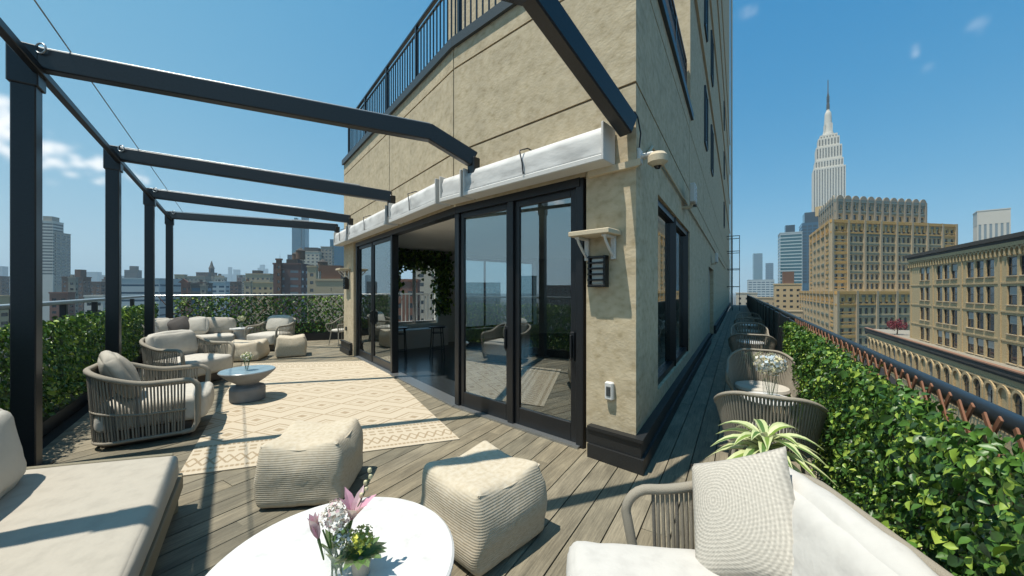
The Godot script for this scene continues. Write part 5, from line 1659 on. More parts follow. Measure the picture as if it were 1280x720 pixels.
# ---------------------------------------------------------------- furniture
func pouf(label: String, x: float, d: float, turn: float, s: float, h: float, sd: int) -> void:
	# knitted cube, pinched corners, bellied lower sides
	var warp := func(p: Vector3) -> Vector3:
		var v := p.y / h + 0.5
		var k := 1.0 - 0.10 * v + 0.07 * sin(v * PI)
		var cx := absf(p.x) / (s * 0.5)
		var cz := absf(p.z) / (s * 0.5)
		var y := p.y
		if v > 0.6: y += 0.035 * cx * cz - 0.018 * (1.0 - cx * cz)
		var tw := 0.03 * sin(v * 9.0 + sd)
		return Vector3(p.x * k + tw * 0.3, y + h * 0.5 + 0.012, p.z * k + tw * 0.2)
	var t := thing("knitted_pouf", label, "pouf", V(x, 0, d), turn, "knitted cube poufs on the deck")
	part("cover", soft(Vector3(s, h, s), 0.045, 0.014, 0.006, sd, 18, warp), M.knit, t)
	var m := Mb.new()
	m.cbox(Vector3(0, 0.012, 0), Vector3(s * 0.84, 0.022, s * 0.84), 0.006)
	part("base", m, M.cushion_dark, t)
	# raised seam round the top edge
	m = Mb.new()
	var loop := []
	var q := s * 0.5 * 0.905
	for e in [[-1, -1], [1, -1], [1, 1], [-1, 1]]:
		loop.append(Vector3(e[0] * q * 0.97, h + 0.012, e[1] * q * 0.97))
	for k in 4:
		var a: Vector3 = loop[k]
		var b: Vector3 = loop[(k + 1) % 4]
		m.tube([a, a.lerp(b, 0.25) - Vector3(0, 0.028, 0), a.lerp(b, 0.5) - Vector3(0, 0.036, 0), a.lerp(b, 0.75) - Vector3(0, 0.028, 0), b], 0.007, 5)
	part("seam", m, M.knit, t)


# open U in plan: front left, round the back, front right. Returns points from s = 0 to 1
func ushape(w: float, dp: float, r: float, zf: float, cnt: int) -> Array:
	var zb := zf - dp
	var segs := [[Vector2(-w / 2, zf), Vector2(-w / 2, zb + r)], null, [Vector2(-w / 2 + r, zb), Vector2(w / 2 - r, zb)], null, [Vector2(w / 2, zb + r), Vector2(w / 2, zf)]]
	var lens := [dp - r, PI / 2 * r, w - 2 * r, PI / 2 * r, dp - r]
	var total := 0.0
	for l in lens: total += l
	var out := []
	for i in cnt:
		var s := total * i / (cnt - 1)
		var k := 0
		while k < 4 and s > lens[k]:
			s -= lens[k]; k += 1
		var f := clampf(s / lens[k], 0, 1)
		if k == 1: out.append(Vector2(-w / 2 + r - r * cos(f * PI / 2), zb + r - r * sin(f * PI / 2)))
		elif k == 3: out.append(Vector2(w / 2 - r + r * sin(f * PI / 2), zb + r - r * cos(f * PI / 2)))
		else: out.append(segs[k][0].lerp(segs[k][1], f))
	return out


func armchair(label: String, x: float, d: float, turn: float, ropes: int, back: Material, pillow := false, big := 1.0, single_ropes := true) -> Node3D:
	var t := thing("rope_armchair", label, "armchair", V(x, 0, d), turn, "rope armchairs with pale cushions")
	var w := 0.88 * big
	var dp := 0.78 * big
	var zf := 0.34 * big
	var cnt := 61
	var u := ushape(w, dp, 0.24 * big, zf, cnt)
	var lower := ushape(w * 0.90, dp * 0.93, 0.20 * big, zf - 0.01, cnt)
	var top := []
	var bot := []
	var mid := []
	for i in cnt:
		var s := float(i) / (cnt - 1)
		var bk := smoothstep(0.12, 0.40, s) * (1.0 - smoothstep(0.60, 0.88, s))
		var y := 0.64 + 0.16 * bk
		top.append(Vector3(u[i].x, y, u[i].y))
		bot.append(Vector3(lower[i].x, 0.075, lower[i].y))
		mid.append(top[i].lerp(bot[i], 0.56))
	# rim with rounded front ends running down to the floor rail
	var rim := []
	for e in [0, 1]:
		var pts := []
		var i0: int = 0 if e == 0 else cnt - 1
		var f: Vector3 = top[i0]
		var b: Vector3 = bot[i0]
		for k in 7:
			var a := PI / 2 * k / 6.0
			pts.append(Vector3(lerpf(f.x, b.x, 0.0), f.y - 0.10 + 0.10 * sin(a), f.z + 0.10 * cos(a)))
		pts.push_front(Vector3(b.x, 0.17, f.z + 0.085))
		pts.push_front(Vector3(b.x, 0.085, f.z + 0.05))
		pts.push_front(Vector3(b.x, 0.075, f.z - 0.04))
		rim.append(pts)
	var path: Array = rim[0] + top.slice(1, cnt - 1)
	var tail: Array = rim[1]
	tail.reverse()
	path += tail
	var m := Mb.new()
	m.tube(path, 0.027, 8)
	var fr := part("frame", m, M.rope, t)
	m = Mb.new()
	m.tube(bot, 0.018, 6)
	part("floor_rail", m, M.rope, fr)
	m = Mb.new()
	m.tube(mid, 0.013, 6)
	part("middle_rail", m, M.rope, fr)
	var unit := Mb.new()
	unit.tube([Vector3.ZERO, Vector3.UP], 1.0, 5, false)
	var rod := unit.mesh()
	var joined := Mb.new()
	for i in ropes:
		var s := (i + 0.5) / ropes * (cnt - 1)
		var k := int(s)
		var a: Vector3 = top[k].lerp(top[k + 1], s - k)
		var b: Vector3 = bot[k].lerp(bot[k + 1], s - k) + Vector3(rng.randf_range(-0.006, 0.006), 0, rng.randf_range(-0.006, 0.006))
		if single_ropes:
			var up := a - b
			var sx := up.cross(Vector3.FORWARD).normalized() * 0.0085
			part("rope", rod, M.rope if i % 7 else M.rope_dark, t, Transform3D(Basis(sx, up, sx.cross(up).normalized() * 0.0085), b))
		else:
			joined.tube([b, a], 0.010, 4, false)
	if not single_ropes: part("rope_weave", joined, M.rope, t).set_meta("kind", "stuff")
	# rope panel seen between the ropes: inner webbing
	m = Mb.new()
	m.cbox(Vector3(0, 0.095, 0.03 * big), Vector3(0.66 * big, 0.15, 0.70 * big), 0.01)
	part("base", m, M.plinth_wood, t)
	part("seat_cushion", soft(Vector3(0.76 * big, 0.27, 0.86 * big), 0.055, 0.022, 0.012, int(x * 31) + 4, 14), M.cushion, t, Transform3D(Basis.IDENTITY, Vector3(0, 0.315, 0.07 * big)))
	if not pillow: part("back_cushion", soft(Vector3(0.70 * big, 0.42, 0.19), 0.075, 0.035, 0.014, int(x * 17) + 9, 12), back, t, Transform3D(Basis(Vector3.RIGHT, -0.22), Vector3(0, 0.665, -0.25 * big)))
	if pillow:
		part("pillow", soft(Vector3(0.60, 0.46, 0.14), 0.05, 0.055, 0.012, 33, 12), back, t, Transform3D(Basis(Vector3.UP, 0.30) * Basis(Vector3.RIGHT, -0.42), Vector3(-0.04, 0.70, -0.25)))
	return t


func dining_chair(label: String, called: String, x: float, d: float, turn: float, ropes: int, w := 0.66) -> void:
	var t := thing(called, label, "chair", V(x, 0, d), turn, "rope dining chairs along the walkway")
	var cnt := 49
	var u := ushape(w, w * 0.92, w * 0.40, w * 0.42, cnt)
	var lo := ushape(w * 0.80, w * 0.76, w * 0.33, w * 0.36, cnt)
	var top := []
	var bot := []
	for i in cnt:
		var s := float(i) / (cnt - 1)
		var bk := smoothstep(0.08, 0.42, s) * (1.0 - smoothstep(0.58, 0.92, s))
		top.append(Vector3(u[i].x, 0.63 + 0.21 * bk, u[i].y))
		bot.append(Vector3(lo[i].x, 0.41, lo[i].y))
	var m := Mb.new()
	var path := [Vector3(bot[0].x, 0.41, bot[0].z), Vector3(top[0].x, 0.55, top[0].z + 0.015)] + top + [Vector3(top[cnt - 1].x, 0.55, top[cnt - 1].z + 0.015), Vector3(bot[cnt - 1].x, 0.41, bot[cnt - 1].z)]
	m.tube(path, 0.016, 7)
	part("frame", m, M.rope, t)
	m = Mb.new()
	m.tube(bot, 0.014, 6)
	part("seat_rail", m, M.rope, t)
	var joined := Mb.new()
	for i in ropes:
		var s := (i + 0.5) / ropes * (cnt - 1)
		var k := int(s)
		joined.tube([bot[k].lerp(bot[k + 1], s - k), top[k].lerp(top[k + 1], s - k)], 0.0085, 4, false)
	part("rope_weave", joined, M.rope, t).set_meta("kind", "stuff")
	m = Mb.new()
	m.lathe(Vector3(0, 0.405, 0.0), [[0.0, 0.0], [w * 0.37, 0.0], [w * 0.40, 0.03], [w * 0.385, 0.058], [w * 0.33, 0.068], [0.0, 0.072]], 28)
	part("seat_cushion", m, M.cushion, t)
	for e in [[-1, -1], [1, -1], [1, 1], [-1, 1]]:
		m = Mb.new()
		m.tube([Vector3(e[0] * w * 0.30, 0.41, e[1] * w * 0.28), Vector3(e[0] * w * 0.40, 0.0, e[1] * w * 0.36)], [0.016, 0.012], 7)
		part("leg", m, M.rope, t)


func petal(m: Mb, o: Vector3, dirn: Vector3, ln: float, wd: float, bend: float, up := Vector3.UP) -> void:
	var side := dirn.cross(up)
	if side.length() < 0.05: side = dirn.cross(Vector3.RIGHT)
	side = side.normalized()
	var nn := side.cross(dirn).normalized()
	var prof := [0.25, 0.8, 1.0, 0.75, 0.0]
	var prev := []
	for i in 5:
		var f := i / 4.0
		var c := o + dirn * ln * f - nn * bend * f * f * ln
		var s: float = wd * 0.5 * prof[i]
		var row := [c - side * s + nn * s * 0.35, c, c + side * s + nn * s * 0.35]
		if i:
			for k in 2:
				for q in [[prev[k], prev[k + 1], row[k + 1]], [prev[k], row[k + 1], row[k]]]:
					var g: Vector3 = (q[1] - q[0]).cross(q[2] - q[0])
					if g.length() > 1e-9:
						g = g.normalized()
						m.tri(q[0], q[1], q[2], g if g.dot(nn) > 0 else -g)
		prev = row


func lily(t: Node3D, o: Vector3, aim: Vector3, s: float, open: float) -> void:
	var fl := Node3D.new()
	fl.name = "lily"
	t.add_child(fl, true)
	aim = aim.normalized()
	var a := aim.cross(Vector3.RIGHT if absf(aim.x) < 0.9 else Vector3.UP).normalized()
	var b := aim.cross(a)
	for k in 6:
		var an := TAU * k / 6.0
		var rad := a * cos(an) + b * sin(an)
		var m := Mb.new()
		petal(m, o, (aim + rad * open * (1.0 if k % 2 else 0.8)).normalized(), s, s * (0.36 if k % 2 else 0.28), open * 0.6, -rad + aim * 0.2)
		part("petal", m, M.petal_pink if k % 3 else M.petal_blush, fl)
	var m2 := Mb.new()
	m2.tube([o - aim * s * 0.9, o], [0.003, 0.006], 5)
	part("stalk", m2, M.leaf_mid, fl)


func florets(t: Node3D, called: String, o: Vector3, r: Vector3, n: int, sz: float, mats: Array) -> void:
	for mt in mats:
		var m := Mb.new()
		for i in n / mats.size():
			var d := Vector3(rng.randfn(), rng.randfn(), rng.randfn()).normalized() * pow(rng.randf(), 0.4)
			var c := o + d * r
			var nn := (d + Vector3(rng.randfn(), rng.randfn(), rng.randfn()) * 0.3).normalized()
			var a := nn.cross(Vector3(0.3, 0.9, 0.2)).normalized()
			var b := nn.cross(a)
			for k in 4:
				var e := a * cos(k * PI / 2) + b * sin(k * PI / 2)
				var f := a * cos(k * PI / 2 + 0.8) + b * sin(k * PI / 2 + 0.8)
				var g := a * cos(k * PI / 2 - 0.8) + b * sin(k * PI / 2 - 0.8)
				m.quad(c, c + f * sz * 0.6, c + e * sz + nn * sz * 0.3, c + g * sz * 0.6, nn)
		part(called, m, mt, t)


func strap_plant(label: String, at: Vector3, n: int, ln: float, pot_h: float, pot_r: float) -> void:
	var t := thing("striped_plant", label, "plant", at)
	var m := Mb.new()
	m.lathe(Vector3.ZERO, [[0.0, 0.002], [pot_r * 0.75, 0.002], [pot_r, pot_h], [pot_r * 0.9, pot_h], [pot_r * 0.88, pot_h - 0.03], [0.0, pot_h - 0.03]], 24)
	part("pot", m, M.concrete, t)
	for i in n:
		var an := i * 2.399 + rng.randf() * 0.4
		var rise := lerpf(1.25, 0.25, float(i) / n)
		var dirn := Vector3(cos(an), rise, sin(an)).normalized()
		var l := ln * rng.randf_range(0.75, 1.1)
		var sd := dirn.cross(Vector3.UP).normalized()
		var g := Mb.new()
		var c := Mb.new()
		var prev := []
		for k in 8:
			var f := k / 7.0
			var p := Vector3(0, pot_h - 0.02 + 0.10 * (1 - float(i) / n), 0) + dirn * l * f + Vector3.DOWN * 0.62 * l * f * f
			var w := 0.030 * sin(PI * clampf(f * 0.93 + 0.07, 0, 1)) + 0.001
			var nn := sd.cross(dirn).normalized()
			if nn.y < 0: nn = -nn
			var row := [p - sd * w + nn * w * 0.5, p - sd * w * 0.42 + nn * 0.002, p + sd * w * 0.42 + nn * 0.002, p + sd * w + nn * w * 0.5]
			if k:
				for e in 3:
					var mb := g if e == 1 else c
					for q in [[prev[e], prev[e + 1], row[e + 1]], [prev[e], row[e + 1], row[e]]]:
						var gg: Vector3 = (q[1] - q[0]).cross(q[2] - q[0])
						if gg.length() > 1e-9:
							gg = gg.normalized()
							mb.tri(q[0], q[1], q[2], gg if gg.dot(nn) > 0 else -gg)
			prev = row
		var lf := part("leaf", g, M.leaf_mid if i % 3 else M.leaf_lime, t)
		part("cream_edge", c, M.stripe_cream, lf)


func vase(t: Node3D, o: Vector3, r0: float, r1: float, h: float, m: Material) -> void:
	var v := Mb.new()
	v.lathe(o, [[0.0, 0.006], [r0 * 0.92, 0.006], [r0, 0.012], [lerpf(r0, r1, 0.6), h * 0.6], [r1, h]], 20)
	part("vase", v, m, t)


func make_furniture() -> void:
	make_rug()
	# hourglass concrete table on the rug
	var t := thing("hourglass_table", "round blue grey hourglass table standing on the rug", "table", V(-3.85, 0.012, 5.36))
	var m := Mb.new()
	m.lathe(Vector3.ZERO, [[0.0, 0.0], [0.205, 0.0], [0.217, 0.015], [0.22, 0.17], [0.205, 0.20], [0.14, 0.225], [0.13, 0.235]], 40)
	part("drum", m, M.concrete, t)
	m = Mb.new()
	m.lathe(Vector3.ZERO, [[0.13, 0.232], [0.145, 0.25], [0.22, 0.30], [0.29, 0.36], [0.335, 0.405], [0.347, 0.42], [0.342, 0.43]], 48)
	part("bowl", m, M.concrete, t)
	m = Mb.new()
	m.lathe(Vector3.ZERO, [[0.341, 0.4301], [0.334, 0.436], [0.0, 0.436]], 48)
	part("top", m, M.concrete_top, t)
	bouquet("small vase of cream flowers on the hourglass table", V(-3.82, 0.449, 5.30), 0.20, [M.petal_white, M.bud_cream, M.leaf_lime])
	# lounge armchairs
	armchair("rope armchair with a loose pillow close to the first pergola post", -4.02, 4.12, facing(0.83, 0.56), 84, M.cushion_tan, true, 1.0)
	armchair("rope armchair behind the hourglass table facing the doors", -5.62, 6.35, facing(0.96, -0.12), 72, M.cushion, false, 1.05)
	armchair("rope armchair in front of the far lattice beside the far pouf", -6.55, 10.1, facing(-0.1, -1.0), 44, M.cushion, false, 1.0, false)
	near_armchair()
	daybed()
	corner_sofa()
	# poufs
	pouf("knitted pouf half in shadow behind the white table", -0.19, 2.42, 0.80, 0.60, 0.44, 3)
	pouf("knitted pouf at the near edge of the rug", -1.60, 2.98, 0.12, 0.60, 0.44, 8)
	pouf("low round cornered pouf behind the hourglass table", -6.2, 8.55, 0.3, 0.76, 0.40, 12)
	pouf("far pouf alone on the boards near the far doors", -5.42, 9.05, 0.5, 0.62, 0.46, 21)
	# white table in front
	t = thing("white_table", "round white topped table nearest the camera", "table", V(-0.75, 0, 1.56))
	m = Mb.new()
	m.lathe(Vector3.ZERO, [[0.0, 0.418], [0.485, 0.418], [0.5, 0.428], [0.5, 0.442], [0.49, 0.45], [0.0, 0.45]], 72)
	part("top", m, M.table_white, t)
	m = Mb.new()
	m.lathe(Vector3.ZERO, [[0.0, 0.002], [0.24, 0.002], [0.24, 0.02], [0.06, 0.05], [0.05, 0.38], [0.16, 0.417]], 32)
	part("pedestal", m, M.white_paint, t)
	lily_vase()
	herb_pot()
	# side table with flowers by the far hedge
	t = thing("side_table", "small white drum side table by the far lattice", "side table", V(-7.5, 0, 10.2))
	m = Mb.new()
	m.lathe(Vector3.ZERO, [[0.0, 0.002], [0.20, 0.002], [0.13, 0.30], [0.19, 0.50], [0.27, 0.53], [0.27, 0.56], [0.0, 0.56]], 28)
	part("body", m, M.table_white, t)
	bouquet("vase of pale flowers on the far side table", V(-7.5, 0.562, 10.2), 0.26, [M.petal_white, M.bud_cream, M.leaf_lime])
	dining_chair("pale rope chair at the far lattice next to the end pilaster", "dining_chair", -5.02, 10.75, facing(-0.5, -0.8), 26, 0.58)
	# walkway chairs, in facing pairs with a small table between
	var w := WALK
	dining_chair("rope chair seen from behind right after the striped plant", "dining_chair", 2.02, 2.92, facing(w.x, w.y), 78, 0.70)
	dining_chair("rope chair facing the camera behind the flower vase", "dining_chair", 2.97, 4.38, facing(-w.x, -w.y), 78, 0.70)
	dining_chair("rope chair seen from behind between the two walkway plants", "dining_chair", 4.30, 6.6, facing(w.x, w.y), 60, 0.70)
	dining_chair("rope chair facing the camera past the second walkway plant", "dining_chair", 5.35, 8.3, facing(-w.x, -w.y), 30, 0.70)
	dining_chair("fifth rope chair along the dark walkway panels", "dining_chair", 6.70, 10.4, facing(w.x, w.y), 24, 0.70)
	dining_chair("last rope chair along the dark walkway panels", "dining_chair", 7.75, 12.1, facing(-w.x, -w.y), 24, 0.70)
	for e in [[2.49, 3.58, "small round pedestal table between the first two walkway chairs"], [4.86, 7.45, "small round pedestal table between the third and fourth walkway chairs"], [7.25, 11.25, "small round pedestal table between the last two walkway chairs"]]:
		t = thing("bistro_table", e[2], "table", V(e[0], 0, e[1]), 0.0, "small round tables along the walkway")
		m = Mb.new()
		m.lathe(Vector3.ZERO, [[0.0, 0.535], [0.22, 0.535], [0.225, 0.545], [0.22, 0.555], [0.0, 0.555]], 32)
		part("top", m, M.table_white, t)
		m = Mb.new()
		m.lathe(Vector3.ZERO, [[0.0, 0.002], [0.17, 0.002], [0.17, 0.015], [0.022, 0.03], [0.022, 0.534]], 20)
		part("pedestal", m, M.rope, t)
	bouquet("tall glass vase of pale blue flowers on the first walkway table", V(2.47, 0.557, 3.52), 0.34, [M.petal_white, M.petal_blue, M.bud_cream])
	strap_plant("striped leafed plant in a pot behind the near armchair", V(1.56, 0, 2.26), 34, 0.37, 0.60, 0.12)
	strap_plant("striped leafed plant farther along the walkway", V(3.62, 0, 5.55), 20, 0.40, 0.50, 0.13)


func bouquet(label: String, at: Vector3, h: float, mats: Array) -> void:
	var t := thing("flower_vase", label, "flowers", at)
	vase(t, Vector3.ZERO, h * 0.16, h * 0.19, h * 0.55, M.vase_glass)
	var m := Mb.new()
	for k in 7:
		var an := k * 2.4
		m.tube([Vector3(cos(an) * 0.01, 0.01, sin(an) * 0.01), Vector3(cos(an) * h * 0.22, h * 0.9, sin(an) * h * 0.22)], 0.0028, 4, false)
	part("stems", m, M.leaf_mid, t)
	florets(t, "blooms", Vector3(0, h * 1.0, 0), Vector3(h * 0.40, h * 0.32, h * 0.40), 330, h * 0.06, mats)


func lily_vase() -> void:
	var at := V(-0.70, 0.452, 1.47)
	var t := thing("lily_vase", "clear glass vase with pink lilies on the white table", "flowers", at)
	vase(t, Vector3.ZERO, 0.042, 0.048, 0.15, M.vase_glass)
	var m := Mb.new()
	for k in 6:
		var an := k * 1.05
		m.tube([Vector3(cos(an) * 0.02, 0.012, sin(an) * 0.02), Vector3(cos(an + 1) * 0.02, 0.10, sin(an + 1) * 0.02), Vector3(cos(an + 1.5) * 0.05, 0.21, sin(an + 1.5) * 0.05)], 0.0035, 5, false)
	part("stems", m, M.leaf_mid, t)
	m = Mb.new()
	for k in 7:
		petal(m, Vector3(cos(k * 0.9) * 0.015, 0.03 + 0.015 * k, sin(k * 0.9) * 0.015), Vector3(cos(k * 0.9) * 0.35, 0.9, sin(k * 0.9) * 0.35).normalized(), 0.10, 0.035, 0.2)
	part("leaves", m, M.leaf_mid, t)
	florets(t, "hydrangea", Vector3(0.0, 0.25, 0.0), Vector3(0.065, 0.055, 0.055), 210, 0.010, [M.petal_white, M.petal_blush, M.petal_white])
	florets(t, "blue_blooms", Vector3(0.035, 0.18, 0.03), Vector3(0.04, 0.045, 0.035), 90, 0.009, [M.petal_blue, M.leaf_mid])
	lily(t, Vector3(0.055, 0.225, -0.01), Vector3(0.25, 1.0, 0.1), 0.125, 0.42)
	lily(t, Vector3(-0.055, 0.18, 0.035), Vector3(-0.15, 1.0, 0.15), 0.105, 0.14)
	m = Mb.new()
	m.tube([Vector3(0.06, 0.24, -0.02), Vector3(0.10, 0.33, -0.04), Vector3(0.115, 0.40, -0.05)], 0.003, 5)
	part("twig", m, M.stem, t)
	for k in 5:
		var bd := soft(Vector3(0.016, 0.022, 0.016), 0.0078, 0.0, 0.0, 1, 6)
		part("bud", bd, M.bud_cream, t, Transform3D(Basis.IDENTITY, Vector3(0.09, 0.31, -0.035).lerp(Vector3(0.118, 0.405, -0.05), k / 4.0) + Vector3(0.006 * (1 if k % 2 else -1), 0, 0)))


func herb_pot() -> void:
	var t := thing("yellow_flower_pot", "small pinkish pot of yellow green flowers on the white table", "flowers", V(-0.612, 0.452, 1.49))
	var m := Mb.new()
	m.lathe(Vector3.ZERO, [[0.0, 0.003], [0.032, 0.003], [0.040, 0.075], [0.036, 0.075], [0.034, 0.06], [0.0, 0.06]], 20)
	part("pot", m, M.cushion_tan, t)
	m = Mb.new()
	for k in 14:
		var an := k * 2.4
		petal(m, Vector3(cos(an) * 0.012, 0.065, sin(an) * 0.012), Vector3(cos(an) * 0.8, 0.7, sin(an) * 0.8).normalized(), 0.085, 0.05, 0.5)
	part("leaves", m, M.leaf_mid, t)
	florets(t, "blooms", Vector3(0.0, 0.145, 0.0), Vector3(0.055, 0.055, 0.05), 130, 0.011, [M.petal_yellow, M.leaf_lime])


func make_rug() -> void:
	var W := 640
	var H := 1024
	var im := Image.create(W, H, false, Image.FORMAT_RGB8)
	var n := FastNoiseLite.new()
	n.frequency = 0.35
	n.seed = 8
	var cream := Color(0.84, 0.80, 0.73)
	var tan := Color(0.58, 0.50, 0.39)
	for y in H:
		for x in W:
			var u := x / float(W)
			var v := y / float(H)
			var k := 0.0
			if v < 0.13 or v > 0.87:            # bands of small motifs at both ends
				var q := (v if v < 0.5 else 1.0 - v) / 0.13
				var a := absf(fposmod(u * 26.0, 1.0) - 0.5)
				if q > 0.08 and q < 0.14 or q > 0.86 and q < 0.93: k = 0.8 if fposmod(u * 60.0, 1.0) < 0.6 else 0.2
				elif q > 0.22 and q < 0.5: k = 0.8 if absf(absf(q - 0.36) / 0.14 - (1.0 - 2.0 * a)) < 0.22 else 0.0
				elif q > 0.60 and q < 0.66 or q > 0.72 and q < 0.78: k = 0.7 if a < 0.32 else 0.0
			else:                               # stepped lozenges
				var gx := u * 5.0
				var gy := (v - 0.13) / 0.74 * 9.0
				var row := int(floor(gy))
				var fx := absf(fposmod(gx + (0.5 if row % 2 else 0.0), 1.0) - 0.5) * 2.0
				var fy := absf(fposmod(gy, 1.0) - 0.5) * 2.0
				var s := fx + fy
				if absf(s - 0.96) < 0.07: k = 0.75
				elif absf(s - 0.62) < 0.045: k = 0.5
				elif s < 0.26: k = 0.7
			k *= 0.75 + 0.45 * n.get_noise_2d(x, y)
			var c := cream.lerp(tan, clampf(k, 0, 1))
			var f := 1.0 + 0.07 * n.get_noise_2d(x * 2.5 + 500.0, y * 2.5) + (0.025 if (x / 2 + y / 2) % 2 else -0.025)
			im.set_pixel(x, y, Color(c.r * f, c.g * f, c.b * f))
	var mt := StandardMaterial3D.new()
	mt.resource_name = "rug"
	mt.albedo_texture = ImageTexture.create_from_image(im)
	mt.albedo_color = Color(0.87, 0.855, 0.83)
	mt.roughness = 0.97
	mt.heightmap_enabled = true
	mt.heightmap_texture = mt.albedo_texture
	mt.heightmap_scale = 0.3
	var q := [Vector2(-2.86, 3.15), Vector2(-0.56, 3.94), Vector2(-3.12, 8.35), Vector2(-5.85, 8.0)]
	var m := Mb.new()
	var cells := 24
	nz.seed = 2
	var pt := func(i: int, j: int, y: float) -> Vector3:
		var f := float(i) / cells
		var g := float(j) / cells
		var p: Vector2 = q[0].lerp(q[1], f).lerp(q[3].lerp(q[2], f), g)
		return P(p, y + 0.0012 * nz.get_noise_2d(p.x * 4.0, p.y * 4.0))
	for i in cells:
		for j in cells:
			m.quadt(pt.call(i, j, 0.011), pt.call(i + 1, j, 0.011), pt.call(i + 1, j + 1, 0.011), pt.call(i, j + 1, 0.011), Vector3.UP, Vector2(i, j) / cells, Vector2(i + 1, j) / cells, Vector2(i + 1, j + 1) / cells, Vector2(i, j + 1) / cells)
	for k in 4:
		var a: Vector2 = q[k]
		var b: Vector2 = q[(k + 1) % 4]
		var nn := P(Vector2(b.y - a.y, a.x - b.x).normalized(), 0)
		m.quad(P(a, 0.002), P(b, 0.002), P(b, 0.011), P(a, 0.011), nn)
	solid("patterned_rug", m, mt, "cream rug with tan lozenge pattern on the deck", "rug")


func pillow_shape(w: float, h: float, th: float) -> Mb:
	var m := Mb.new()
	var n := 20
	var put := func(i: int, j: int, s: float) -> Vector3:
		var u := 2.0 * i / n - 1.0
		var v := 2.0 * j / n - 1.0
		var z := th * 0.5 * pow(maxf(0.0, (1.0 - u * u) * (1.0 - v * v)), 0.42) * s
		return Vector3(w * 0.5 * u * (1.0 - 0.09 * (1.0 - v * v)), h * 0.5 * v * (1.0 - 0.09 * (1.0 - u * u)) - 0.012 * u * u, z + 0.02 * u * v)
	for s in [-1.0, 1.0]:
		for i in n:
			for j in n:
				var a: Vector3 = put.call(i, j, s)
				var b: Vector3 = put.call(i + 1, j, s)
				var c: Vector3 = put.call(i + 1, j + 1, s)
				var d: Vector3 = put.call(i, j + 1, s)
				var nn: Vector3 = (c - a).cross(d - b).normalized() * float(s)
				m.quadt(a, b, c, d, nn, Vector2(i, j) / n, Vector2(i + 1, j) / n, Vector2(i + 1, j + 1) / n, Vector2(i, j + 1) / n)
	m.smooth()
	return m


func near_armchair() -> void:
	# large rope armchair in the near right corner, back to the hedge
	var t := thing("rope_armchair", "large rope armchair with white cushions against the walkway hedge", "armchair", V(0.76, 0, 1.29), facing(-0.99, 0.12), "rope armchairs with pale cushions")
	var w := 1.10
	var dp := 0.64
	var cnt := 61
	var u := ushape(w, dp, 0.25, 0.13, cnt)
	var lo := ushape(w * 0.90, dp * 0.94, 0.22, 0.12, cnt)
	var top := []
	var bot := []
	for i in cnt:
		var s := float(i) / (cnt - 1)
		var bk := smoothstep(0.0, 0.36, s) * (1.0 - smoothstep(0.64, 1.0, s))
		top.append(Vector3(u[i].x, 0.60 + 0.17 * bk, u[i].y))
		bot.append(Vector3(lo[i].x, 0.08, lo[i].y))
	var path := []
	for k in 7:
		var a := PI / 2 * k / 6.0
		path.append(Vector3(top[0].x, 0.48 + 0.12 * sin(a), top[0].z + 0.12 * cos(a)))
	path.push_front(Vector3(bot[0].x, 0.08, bot[0].z + 0.06))
	path += top.slice(1, cnt - 1)
	for k in 7:
		var a := PI / 2 * (6 - k) / 6.0
		path.append(Vector3(top[cnt - 1].x, 0.48 + 0.12 * sin(a), top[cnt - 1].z + 0.12 * cos(a)))
	path.append(Vector3(bot[cnt - 1].x, 0.08, bot[cnt - 1].z + 0.06))
	var m := Mb.new()
	m.tube(path, 0.024, 10)
	part("frame", m, M.rope, t)
	m = Mb.new()
	m.tube(bot, 0.018, 8)
	part("floor_rail", m, M.rope, t)
	var unit := Mb.new()
	unit.tube([Vector3.ZERO, Vector3.UP], 1.0, 7, false)
	var rod := unit.mesh()
	for i in 96:
		var s := (i + 0.5) / 96.0 * (cnt - 1)
		var k := int(s)
		var a: Vector3 = top[k].lerp(top[k + 1], s - k)
		var b: Vector3 = bot[k].lerp(bot[k + 1], s - k) + Vector3(rng.randf_range(-0.008, 0.008), 0, rng.randf_range(-0.008, 0.008))
		var up := a - b
		var sx := up.cross(Vector3.FORWARD).normalized() * 0.0085
		part("rope", rod, M.rope if i % 5 else M.rope_dark, t, Transform3D(Basis(sx, up, sx.cross(up).normalized() * 0.0085), b))
	m = Mb.new()
	m.cbox(Vector3(0, 0.11, 0.02), Vector3(0.78, 0.18, 0.74), 0.01)
	part("base", m, M.plinth_wood, t)
	part("seat_cushion", soft(Vector3(0.80, 0.23, 0.92), 0.06, 0.02, 0.012, 44, 16), M.cushion_white, t, Transform3D(Basis.IDENTITY, Vector3(0, 0.325, 0.085)))
	part("back_cushion", soft(Vector3(0.92, 0.42, 0.18), 0.08, 0.03, 0.014, 45, 18), M.cushion_white, t, Transform3D(Basis(Vector3.RIGHT, -0.28), Vector3(0.0, 0.62, -0.34)))
	# the crocheted pillow leans on the far end of the back
	var pl := pillow_shape(0.50, 0.50, 0.17)
	part("pillow", pl, M.crochet, t, Transform3D(Basis(Vector3.UP, 0.42) * Basis(Vector3.RIGHT, -0.45) * Basis(Vector3.BACK, 0.55), Vector3(-0.27, 0.66, -0.17)))


